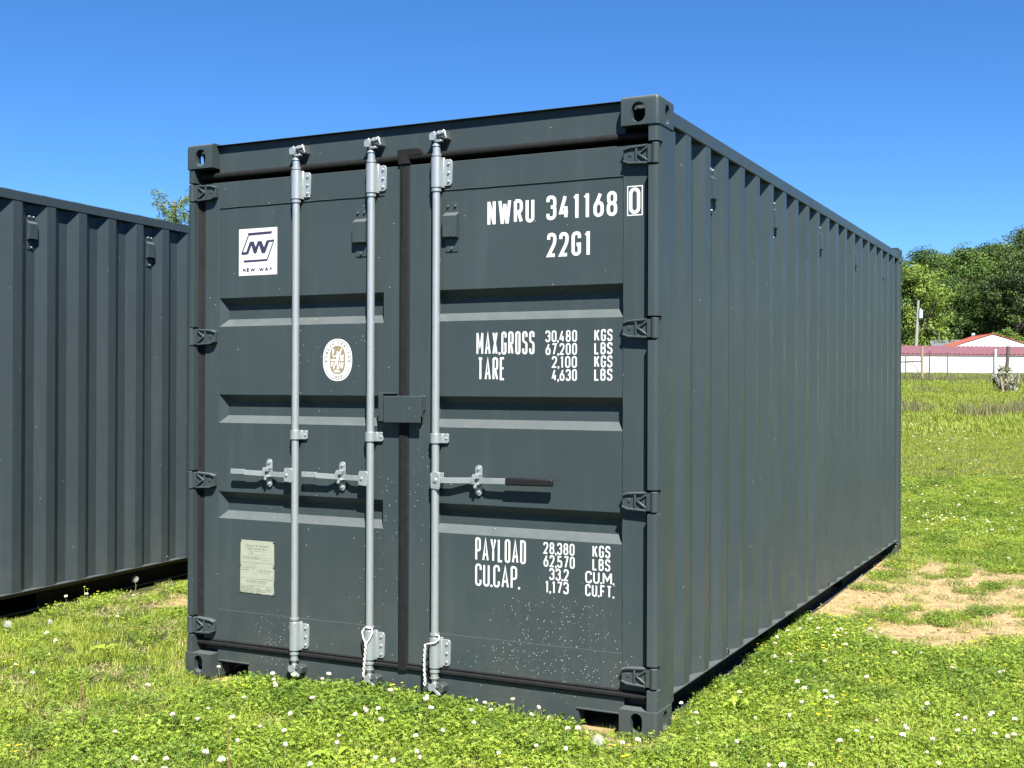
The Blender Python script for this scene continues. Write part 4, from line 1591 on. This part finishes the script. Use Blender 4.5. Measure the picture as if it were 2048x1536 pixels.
# near lawn
x, y = sample(3.8, 12.5, 380)
dm = dirt_mask(x, y); cmap = clover_map(x, y); dead = dead_map(x, y)
k = NR.rand(len(x)) < np.clip((1 - dm * .92) * (1 - .30 * cmap) * (1 - .25 * dead), .05, 1)
x, y, cmap, dead = x[k], y[k], cmap[k], dead[k]
idx = np.where(NR.rand(len(x)) < .12 + .75 * dead, 3, NR.randint(0, 3, len(x)))
hgt = (.55 + .5 * fbm(x * 2.2, y * 2.2, 71)) * rnd(len(x), .65, 1.25) * (1 - .25 * dead) * (1 - .45 * dirt_mask(x, y))
lx_ = nbi[0][0] * x + nbi[0][1] * y + nbi[0][3]
hgt = hgt * (1 - .45 * sstep(2.95, 2.45, lx_) * (lx_ > 2.3))
scatter('grass', 'short sunlit lawn grass round the containers', np.stack([x, y, zs(x, y)], 1), rnd(len(x), 0, 6.28), hgt, T_grass, idx, NR.normal(0, .12, (len(x), 2)))

# clover
x, y = sample(3.8, 17, 165)
cmap = clover_map(x, y); dm = dirt_mask(x, y)
k = NR.rand(len(x)) < np.clip(cmap * 1.4, 0, 1) * (1 - dm)
x, y = x[k], y[k]
bank = sstep(.75, .1, np.abs(y + .25)) * ((x > .4) & (x < 2.2) & (y < 0))
hgt = rnd(len(x), .75, 1.2) * (1 + .12 * bank)
scatter('clover', 'dense low white clover in front of and beside the container', np.stack([x, y, zs(x, y)], 1), rnd(len(x), 0, 6.28), hgt, T_clover, np.where(NR.rand(len(x)) < np.clip(sstep(.42, .62, fbm(x * 1.5, y * 1.5, 43, 3)) + .5 * sstep(2.7, 3.4, x) * (y > -1), .12, .92), NR.randint(3, 5, len(x)), NR.randint(0, 3, len(x))), NR.normal(0, .08, (len(x), 2)))

# dry straw over bare and worn ground
x, y = sample(3.8, 14, 60)
dm = dirt_mask(x, y); dead = dead_map(x, y)
k = NR.rand(len(x)) < np.clip(.45 * (dm > .2) + .55 * dead + .05, 0, .8)
x, y = x[k], y[k]
scatter('straw', 'dry straw-coloured litter in the worn lawn', np.stack([x, y, zs(x, y) + .004], 1), rnd(len(x), 0, 6.28), rnd(len(x), .6, 1.1), T_straw, NR.randint(0, 2, len(x)))

# clods and small stones on the bare soil
def clod(seed):
    R = np.random.RandomState(seed)
    m = MB().ball((0, 0, .002), .011, 7, 5, (1.2, .9, .6))
    m.v = [tuple(np.array(p) * (1 + .25 * R.normal())) for p in m.v]
    return m.mesh('soil_clod', [M_clod])


M_clod = simple('soil_clod', (.20, .145, .08), .95, 0, .1, .3, 60)
x, y = sample(5.5, 13.5, 150)
k = NR.rand(len(x)) < sstep(.35, .8, dirt_mask(x, y)) * .8
x, y = x[k], y[k]
scatter('soil_clods', 'clods and small stones on the bare sandy patch', np.stack([x, y, zs(x, y)], 1), rnd(len(x), 0, 6.28), rnd(len(x), .3, 1.0) ** 1.6 * 1.3, [clod(i) for i in range(3)], NR.randint(0, 3, len(x)))

# clumps standing in the bare patch
cl = [(2.98, 6.25, .38), (3.4, 5.6, .28), (2.55, 4.7, .13), (2.52, 5.3, .14), (2.75, 3.35, .12), (3.15, 4.6, .10), (3.05, 3.05, .13), (3.5, 3.7, .12), (2.5, 4.1, .10), (2.62, 2.75, .2), (3.4, 4.9, .12), (2.9, 5.0, .1), (3.75, 5.9, .3), (3.3, 3.3, .14)]
X = []; Y = []
for cx, cy, r in cl:
    for _ in range(6):                                  # ragged clump made of smaller ones
        ox, oy = NR.normal(cx, r * .75), NR.normal(cy, r * .75)
        n = int(r * r * 130) + 2
        X += list(NR.normal(ox, r * .26, n)); Y += list(NR.normal(oy, r * .26, n))
for _ in range(170):                                    # single sprigs
    X.append(NR.uniform(2.45, 4.6)); Y.append(NR.uniform(2.3, 6.6))
x = np.array(X); y = np.array(Y); k = keep(x, y, .04); x, y = x[k], y[k]
scatter('clover', 'clover clumps scattered in the bare sandy patch', np.stack([x, y, zs(x, y)], 1), rnd(len(x), 0, 6.28), rnd(len(x), .35, 1.0), T_clover[2:] + T_grass[:2], NR.randint(0, 5, len(x)))

# field to the fence and beyond
x, y = sample(11.5, 26, 55)
scatter('grass', 'meadow grass of the mid field right of the container', np.stack([x, y, zs(x, y)], 1), rnd(len(x), 0, 6.28), rnd(len(x), .5, 1.0) * (.6 + .5 * fbm(x * .5, y * .5, 81)), T_mid, NR.randint(0, 3, len(x)))
x, y = sample(25, 84, 9)
s, u = img_u(x, y)
scatter('grass', 'meadow grass of the far field up to the shed', np.stack([x, y, zs(x, y)], 1), rnd(len(x), 0, 6.28), rnd(len(x), .5, .95) * (1 + .6 * sstep(56, 66, s)), T_far, NR.randint(0, 3, len(x)))
x, y = sample(29, 84, 8)
s, u = img_u(x, y)
wgt = np.exp(-((s - 33) / 1.3) ** 2) * sstep(.35, .6, fbm(u * .012, s * .1, 91)) * 1.3 + np.exp(-((s - 61) / 2.5) ** 2) * .30 + .02
k = NR.rand(len(x)) < wgt; x, y = x[k], y[k]
scatter('weeds', 'taller brownish weeds along the ditch and fence line', np.stack([x, y, zs(x, y)], 1), rnd(len(x), 0, 6.28), rnd(len(x), .6, 1.3), T_weed, NR.randint(0, 2, len(x)))


# ------------------------------------------------------------------ flowers
def blossom_mesh(name, r, stem, mat, seed, ymat=None):
    R = np.random.RandomState(seed)
    m = MB()
    m.tube([(0, 0, -.01), (.004, .002, stem * .5), (0.0, 0, stem)], .0009, 4)
    n = 34
    for i in range(n):                                  # little florets all round, the oldest hanging brown below
        zf = 1 - 2 * (i + .5) / n
        m.m = 1 if zf > -.5 + .3 * R.rand() else 2
        a = i * 2.39996
        q = math.sqrt(1 - zf * zf)
        d = Vector((q * math.cos(a), q * math.sin(a), zf * .85))
        tdir = d.orthogonal().normalized() * r * .34
        bdir = d.cross(tdir).normalized() * r * .34
        c_ = Vector((0, 0, stem + r * .7)) + d * r * .35
        tip = Vector((0, 0, stem + r * .7)) + d * r * (.95 + .2 * R.rand())
        m.add([c_ + tdir * .6, c_ + bdir * .6, c_ - tdir * .6, c_ - bdir * .6, tip + tdir * .55, tip - tdir * .55], [(0, 1, 4), (1, 2, 5, 4), (2, 3, 5), (3, 0, 4, 5)])
    return m.mesh(name, [M_stem, mat, M_petal_o])


def yellow_mesh(seed):
    R = np.random.RandomState(seed)
    m = MB()
    for i in range(4):
        x0 = R.normal(0, .03); y0 = R.normal(0, .03); h = .05 + .05 * R.rand()
        m.m = 0
        m.tube([(x0, y0, -.01), (x0 * 1.1, y0 * 1.1, h)], .0009, 3)
        m.m = 1
        for k in range(5):
            a = k * 1.2566 + R.rand()
            d = Vector((math.cos(a), math.sin(a), .35))
            e = Vector((-math.sin(a), math.cos(a), 0)) * .0035
            c_ = Vector((x0 * 1.1, y0 * 1.1, h))
            m.add([c_, c_ + d * .005 + e, c_ + d * .0085, c_ + d * .005 - e], [(0, 1, 2, 3)])
    return m.mesh('yellow_flower_cluster', [M_stem, M_petal_y])


BL = [blossom_mesh('clover_flower', .0088, .050 + .012 * i, M_petal, 700 + i) for i in range(4)]
x, y = sample(4.0, 13, 40)
dm = dirt_mask(x, y); cmap = clover_map(x, y)
cl2 = sstep(.40, .62, fbm(x * 1.7, y * 1.7, 95, 2))
k = NR.rand(len(x)) < np.clip(cmap * 1.1 * (.25 + 1.1 * cl2), 0, 1) * (1 - dm)
x, y = x[k], y[k]
s, u = img_u(x, y)
o_ = np.argsort(s); x, y = x[o_], y[o_]; s = s[o_]; u = u[o_]
vis = (u > 0) & (u < 2048) & (s > 4.4)
near_i = np.where(vis)[0][:300]
zz = zs(x, y)
for i in near_i:
    o = bpy.data.objects.new('clover_flower', BL[int(NR.randint(0, 4))])
    COL.objects.link(o)
    o.location = (x[i], y[i], zz[i])
    o.rotation_euler = (NR.normal(0, .12), NR.normal(0, .12), NR.rand() * 6.28)
    sc_ = .8 + .45 * NR.rand(); o.scale = (sc_, sc_, sc_)
    tag(o, 'small round white clover blossom on a thin stem in the near lawn', 'flower', 'white clover blossoms in the near lawn')
rest = np.ones(len(x), bool); rest[near_i] = False
xr, yr = x[rest], y[rest]
x2, y2 = sample(11, 30, 7)
k = (NR.rand(len(x2)) < .9 * sstep(.40, .60, fbm(x2 * .8, y2 * .5, 96, 2))) & (y2 > 5.8)
xr = np.concatenate([xr, x2[k]]); yr = np.concatenate([yr, y2[k]])
scatter('clover_flowers', 'far white clover blossoms dotting the field', np.stack([xr, yr, zs(xr, yr)], 1), rnd(len(xr), 0, 6.28), rnd(len(xr), .9, 1.5), BL[:3], NR.randint(0, 3, len(xr)))

YL = [yellow_mesh(800 + i) for i in range(3)]
x, y = sample(4.2, 26, 22)
dm = dirt_mask(x, y)
wy = .06 + 1.4 * sstep(.02, .5, dm) * sstep(.98, .6, dm) * (x > 2.4) + .65 * sstep(5.8, 6.8, y) * sstep(22, 12, y) * sstep(.38, .6, fbm(x * .7, y * .45, 97, 2)) + .35 * np.exp(-((x - 1.1) / .35) ** 2 - ((y + .45) / .25) ** 2) + .5 * ((x > 2.45) & (x < 3.0) & (y > 1.6) & (y < 3.2))
k = NR.rand(len(x)) < wy; x, y = x[k], y[k]
s, u = img_u(x, y)
scatter('yellow_flowers', 'tiny yellow flowers on the bare patch and in the field', np.stack([x, y, zs(x, y)], 1), rnd(len(x), 0, 6.28), rnd(len(x), .8, 1.25) * (1 + .5 * sstep(10, 20, s)), YL, NR.randint(0, 3, len(x)))


# dandelion clocks
def on_ground(u, v):
    d = RM @ Vector(((u - 1024) / 2412.9, -(v - 768) / 2412.9, -1.0))
    t_ = -CAM[2] / d.z
    return CAM[0] + d.x * t_, CAM[1] + d.y * t_


def dandelion(x, y, h, r, label):
    z = gz(x, y)
    t_ = thing('dandelion', label, 'dandelion', (x, y, z), 0, 'dandelions gone to seed')
    MB().tube([(0, 0, -.01), (.006, .003, h * .5), (0, 0, h)], .0018, 6).obj('stem', M_stem, t_)
    m = MB()
    R = np.random.RandomState(int(h * 1e5))
    for i in range(150):
        zf = 1 - 2 * (i + .5) / 150; a = i * 2.39996; q = math.sqrt(1 - zf * zf)
        d = Vector((q * math.cos(a), q * math.sin(a), zf))
        e = d.orthogonal().normalized()
        f_ = d.cross(e)
        c_ = Vector((0, 0, h + r * .4)) + d * r * .82
        for k in range(3):
            g_ = e * math.cos(k * 2.1) + f_ * math.sin(k * 2.1)
            hh = d.cross(g_) * r * .035
            m.add([c_ - hh, c_ + hh, c_ + d * r * .2 + g_ * r * .2], [(0, 1, 2)])
        m.add([Vector((0, 0, h + r * .4)) + e * r * .02, Vector((0, 0, h + r * .4)) - e * r * .02, c_], [(0, 1, 2)])
    m.ball((0, 0, h + r * .4), r * .16, 6, 4)
    m.obj('seed_head', M_fluff, t_)


px_, py_ = on_ground(1196, 1533)
dandelion(px_, py_, .085, .021, 'dandelion seed head standing before the near corner casting')
x_, y_ = on_ground(270, 1185)
dandelion(x_, y_, .075, .024, 'dandelion seed head against the dark foot of the left container')
x_, y_ = on_ground(16, 1275)
dandelion(x_, y_, .05, .022, 'dandelion seed head at the left edge of the lawn')
x_, y_ = on_ground(100, 1262)
dandelion(x_, y_, .04, .014, 'small dandelion seed head near the foot of the left container')

# dead stalks
x_, y_ = on_ground(164, 1476)
m = MB()
m.tube([(0, 0, -.01), (.002, 0, .05), (-.006, 0, .12), (-.010, 0, .205)], [.003, .0028, .0022, .0015], 6)
m.tube([(0.002, 0, .04), (.012, 0, .10), (.010, 0, .16), (.002, 0, .195)], [.0025, .002, .002, .0014], 6)
m.ball((-.010, 0, .208), .006, 6, 4)
tag(m.obj('dead_stalk', M_stem_b, None, loc=(x_, y_, gz(x_, y_))), 'forked brown dead stalk standing in the left lawn', 'stalk')
x_, y_ = on_ground(459, 1560)
m = MB()
m.tube([(0, 0, -.01), (-.003, 0, .07), (-.008, 0, .14), (-.006, 0, .19)], [.003, .0028, .0022, .0015], 6)
tag(m.obj('dead_stalk', M_stem_b, None, loc=(x_, y_, gz(x_, y_))), 'single brown dead stalk at the bottom edge of the lawn', 'stalk')


# broad-leaved weeds
def rosette(x, y, n, ln_, wd, up_, label, seed):
    R = np.random.RandomState(seed)
    t_ = thing('broadleaf_weed', label, 'weed', (x, y, gz(x, y)), 0, 'broad-leaved weeds in the lawn')
    for i in range(n):
        a = 6.283 * i / n + R.normal(0, .25); l_ = ln_ * (.7 + .5 * R.rand()); e = up_ * (.6 + .8 * R.rand())
        d = np.array([math.cos(a), math.sin(a), 0]); sd = np.array([-math.sin(a), math.cos(a), 0])
        V = []; T = []
        K = 7
        for k in range(K):
            u = k / (K - 1)
            w_ = wd * math.sin(math.pi * min(1, .08 + u * .92)) ** .7 * (1 + .15 * math.sin(u * 20 + i))
            c_ = d * l_ * u + np.array([0, 0, e * l_ * (u - .75 * u * u) + .012])
            lift = np.array([0, 0, .3 * w_])
            V += [c_ - sd * w_ + lift, c_, c_ + sd * w_ + lift]
            T += [.55 + .2 * R.rand(), .85, .55 + .2 * R.rand()]
        Fq = []
        for k in range(K - 1):
            b_ = 3 * k
            Fq += [(b_, b_ + 1, b_ + 4, b_ + 3), (b_ + 1, b_ + 2, b_ + 5, b_ + 4)]
        place('leaf', tri_mesh('leaf', V, Fq, T, [M_clover]), t_)


x_, y_ = on_ground(665, 1530); rosette(x_, y_, 9, .085, .016, 1.2, 'pale broad-leaved weed at the bottom edge below the middle lock rod', 1)
x_, y_ = on_ground(205, 1310); rosette(x_, y_, 8, .08, .014, .8, 'dark green broad-leaved weed in the lawn left of the container', 2)
x_, y_ = on_ground(1470, 1430); rosette(x_, y_, 6, .09, .012, 1.6, 'upright broad-leaved weed in the clover right of the near corner', 3)


# ------------------------------------------------------------------ trees
def crown_mesh(name, H, Rw, n_clump, per, size, mat, seed, zlow=.25, shape=1.0):
    """leaf-sized faces gathered in uneven clumps through the crown"""
    R = np.random.RandomState(seed)
    V = np.zeros((n_clump * per * 4, 3), np.float32); T = np.zeros(n_clump * per * 4, np.float32)
    cs = []
    while len(cs) < n_clump:
        p = R.uniform(-1, 1, 3)
        r = np.linalg.norm(p)
        if r > 1 or r < .35 and R.rand() < .7: continue
        cs.append(p)
    k = 0
    for p in cs:
        cz = H * (zlow + (1 - zlow) * (p[2] + 1) / 2)
        taper = (1 - .35 * shape * max(0, p[2])) * (1 + .12 * R.normal())
        c_ = np.array([p[0] * Rw * taper, p[1] * Rw * taper, cz])
        rc = Rw * (.16 + .14 * R.rand())
        tv = np.clip(.5 + .28 * R.normal(), 0, 1)
        d = R.normal(0, 1, (per, 3)); d /= np.linalg.norm(d, axis=1)[:, None]
        q = c_ + d * rc * (R.rand(per, 1) ** .45) * np.array([1.15, 1.15, .75])
        nrm = d + R.normal(0, .7, (per, 3)) + np.array([0, 0, .5]); nrm /= np.linalg.norm(nrm, axis=1)[:, None]
        a = np.cross(nrm, R.normal(0, 1, (per, 3))); a /= np.linalg.norm(a, axis=1)[:, None]
        b = np.cross(nrm, a)
        sz = size * R.uniform(.6, 1.3, (per, 1))
        V[k:k + 4 * per] = np.stack([q - a * sz * .6, q - b * sz * .35, q + a * sz * .6, q + b * sz * .35], 1).reshape(-1, 3)
        T[k:k + 4 * per] = np.repeat(np.clip(tv + R.normal(0, .12, per), 0, 1), 4)
        k += 4 * per
    Fq = np.arange(n_clump * per * 4).reshape(-1, 4)
    return tri_mesh(name, V, Fq, T, [mat]), cs


def trunk_mesh(H, r, cs, Rw, zlow, seed, nb_=9):
    R = np.random.RandomState(seed)
    m = MB()
    top = H * .8
    m.tube([(0, 0, -.6), (R.normal(0, .1), R.normal(0, .1), H * .25), (R.normal(0, .2), R.normal(0, .2), H * .55), (R.normal(0, .3), 0, top)], [r * 1.2, r, r * .7, r * .25], 8)
    for p in cs[:nb_]:
        z0_ = H * (.2 + .35 * R.rand())
        cz = H * (zlow + (1 - zlow) * (p[2] + 1) / 2)
        m.tube([(0, 0, z0_), (p[0] * Rw * .45, p[1] * Rw * .45, (z0_ + cz) * .5 + .2), (p[0] * Rw * .9, p[1] * Rw * .9, cz)], [r * .5, r * .3, r * .08], 5)
    return m.mesh('trunk', [M_bark], smooth=50)


def tree_mat(name, a, b, c_):
    return leaf_mat(name, [(0, a), (.5, b), (1, c_)], .65, .18)


M_t1 = tree_mat('leaf_mid_green', (.016, .038, .006), (.044, .088, .012), (.095, .150, .022))
M_t2 = tree_mat('leaf_dark_green', (.012, .025, .006), (.028, .052, .010), (.058, .090, .018))
M_t3 = tree_mat('leaf_yellow_green', (.040, .080, .009), (.098, .155, .018), (.16, .215, .034))
M_t4 = tree_mat('leaf_willow', (.05, .085, .015), (.10, .145, .03), (.17, .205, .06))
KIND = {}
for kn, mat, H, Rw, zl, sd, n_c in (('mid', M_t1, 13, 4.6, .12, 1, 95), ('dark', M_t2, 14, 4.4, .14, 2, 90), ('light', M_t3, 11.5, 4.4, .06, 3, 95), ('mid2', M_t1, 11, 5.0, .10, 4, 95), ('bush', M_t3, 5.0, 3.4, .02, 5, 60)):
    cme, cs = crown_mesh('crown', H, Rw, n_c, 150, .235, mat, 900 + sd, zl)
    KIND[kn] = (cme, trunk_mesh(H, .28, cs, Rw, zl, sd))


def tree(kind, s, u, scale, label, group='trees on the wooded hill', rot=None, dz=0):
    x, y = W(s, (u - 1024) / 2412.9 * s)
    t_ = thing('tree', label, 'tree', (x, y, gz(x, y) + dz), rng.uniform(0, 6.28) if rot is None else rot, group)
    t_.scale = (scale * rng.uniform(.92, 1.08), scale * rng.uniform(.92, 1.08), scale)
    place('crown', KIND[kind][0], t_)
    place('trunk', KIND[kind][1], t_)
    return t_


special = {
    0: 'yellow-green tree rising right behind the container far corner post',
    1: 'broad mid green tree right of the utility pole, above the grey roof',
    2: 'tall dark tree at the right edge that tops the skyline',
}
# front row at the foot of the hill
tree('light', 150, 1836, 1.10, special[0])
tree('mid2', 160, 1908, 1.0, special[1])
ROWS = sorted(((1770, 152, 'mid', 1.05), (1868, 160, 'light', 1.0), (1895, 156, 'mid', .85), (1955, 162, 'mid2', .85), (1990, 160, 'mid', 1.05), (2030, 152, 'dark', 1.12), (2075, 156, 'mid', 1.1), (2125, 152, 'light', 1.0), (2180, 156, 'mid2', 1.1),
                        (1800, 172, 'mid2', 1.0), (1850, 174, 'mid', 1.1), (1905, 172, 'light', 1.0), (1935, 168, 'mid', 1.15), (1970, 174, 'light', 1.05), (2010, 172, 'mid', 1.2), (2050, 170, 'dark', 1.25), (2100, 174, 'mid', 1.2), (2150, 172, 'dark', 1.2),
                        (1790, 196, 'mid', .95), (1830, 198, 'dark', .95), (1872, 196, 'mid', 1.12), (1912, 200, 'mid2', 1.1), (1948, 196, 'mid', 1.15), (1985, 198, 'dark', 1.1), (2025, 196, 'mid', 1.2), (2068, 196, 'dark', 1.3), (2120, 198, 'mid', 1.3),
                        (1800, 222, 'dark', .78), (1838, 224, 'dark', .86), (1880, 222, 'dark', .92), (1918, 222, 'mid', .95), (1952, 222, 'dark', 1.02), (1990, 224, 'dark', .98), (2018, 222, 'dark', 1.06), (2040, 220, 'dark', 1.2), (2090, 222, 'dark', 1.35), (2140, 222, 'dark', 1.4)), key=lambda q: (round(q[1] / 24.0), q[0]))
ORD = ['first', 'second', 'third', 'fourth', 'fifth', 'sixth', 'seventh', 'eighth', 'ninth', 'tenth', 'eleventh', 'twelfth', 'thirteenth']
LOOK = {'mid': 'mid green', 'mid2': 'broad mid green', 'light': 'yellow-green', 'dark': 'dark green'}
RNAME = {6: 'lowest hillside row', 7: 'second hillside row', 8: 'third hillside row', 9: 'skyline row'}
cnt = {}
for u, s, kind, sc_ in ROWS:
    rw = round(s / 24.0)
    cnt[rw] = cnt.get(rw, 0) + 1
    tree(kind, s, u, sc_, '%s tree, %s from left in %s' % (LOOK[kind], ORD[cnt[rw] - 1], RNAME[rw]))
tree('dark', 180, 2062, 1.30, special[2])
tree('bush', 142, 2010, .95, 'bright yellow-green bush above the red barn roof', 'bushes behind the barn')
tree('bush', 143, 1812, .5, 'low bush at the foot of the utility pole', 'bushes behind the shed')
tree('bush', 153, 1852, .55, 'low bush between the utility pole and the grey roof', 'bushes behind the shed')

# the wood goes on to both sides, out of this view
n = 46
su = np.concatenate([NR.uniform(1330, 1720, 26), NR.uniform(2210, 2700, 20)])
ss = NR.choice([152, 172, 197, 222], n) + NR.uniform(-5, 5, n)
xw = C2[0] + ss * F2[0] + (su - 1024) / 2412.9 * ss * R2[0]; yw = C2[1] + ss * F2[1] + (su - 1024) / 2412.9 * ss * R2[1]
scatter('woodland', 'continuation of the hillside wood to either side', np.stack([xw, yw, ground_h(xw, yw)], 1), rnd(n, 0, 6.28), rnd(n, .6, .8), [KIND[q][0] for q in ('mid', 'dark', 'light', 'mid2')], NR.randint(0, 4, n))

# brush heap by the fence
bh = thing('brush_heap', 'heap of grey branches and leaves by the fence near the right edge', 'brush', spt(47, 2008, 0))
m = MB()
R = np.random.RandomState(5)
for i in range(26):
    a = R.rand() * 6.28; l_ = .4 + .7 * R.rand()
    p = [(R.normal(0, .18), R.normal(0, .18), 0)]
    for k in range(3):
        p.append((p[-1][0] + math.cos(a) * l_ * .22 + R.normal(0, .06), p[-1][1] + math.sin(a) * l_ * .22 + R.normal(0, .06), p[-1][2] + .22 + .14 * R.rand()))
    m.tube(p, [.022, .018, .012, .006], 5)
m.obj('branches', M_pole, bh)
cme, _ = crown_mesh('leaves', .95, .62, 16, 40, .085, M_weed, 77, .05)
place('leaves', cme, bh)

# feathery tree behind the left container
R = np.random.RandomState(31)
tx, ty = W(27, (340 - 1024) / 2412.9 * 27)
wt = thing('willow_tree', 'feathery pale green tree top showing above the left container', 'tree', (tx, ty, .02))
m = MB()
m.tube([(0, 0, -.3), (.1, 0, 1.6), (.05, .1, 3.4), (.15, 0, 4.9), (.1, 0, 5.55)], [.13, .11, .08, .04, .012], 8)
V = []; T = []
for i in range(64):
    z0_ = 1.2 + 4.2 * (i / 63)
    a = i * 2.4 + R.normal(0, .3); ln_ = (1.25 - .17 * z0_) * R.uniform(.7, 1.15)
    p = [np.array([.1, .03, z0_])]
    for k in range(5):
        p.append(p[-1] + np.array([math.cos(a), math.sin(a), .9 + .25 * R.normal()]) * ln_ * .23)
    m.tube([tuple(q) for q in p], [.014, .011, .008, .006, .004, .002], 4)
    for k in range(105):
        u = R.rand() ** .7 * 5
        j = min(int(u), 4)
        q = p[j] + (p[j + 1] - p[j]) * (u - j) + R.normal(0, .05, 3)
        d = R.normal(0, 1, 3) * np.array([1, 1, .7]) + np.array([math.cos(a), math.sin(a), -.2]); d /= np.linalg.norm(d)
        w = np.cross(d, R.normal(0, 1, 3)); w /= np.linalg.norm(w)
        V += [q, q + d * .05 + w * .011, q + d * .115, q + d * .05 - w * .011]; T += [R.rand()] * 4
m.obj('trunk', M_bark, wt)
place('crown', tri_mesh('crown', V, np.arange(len(V)).reshape(-1, 4), T, [M_t4]), wt)
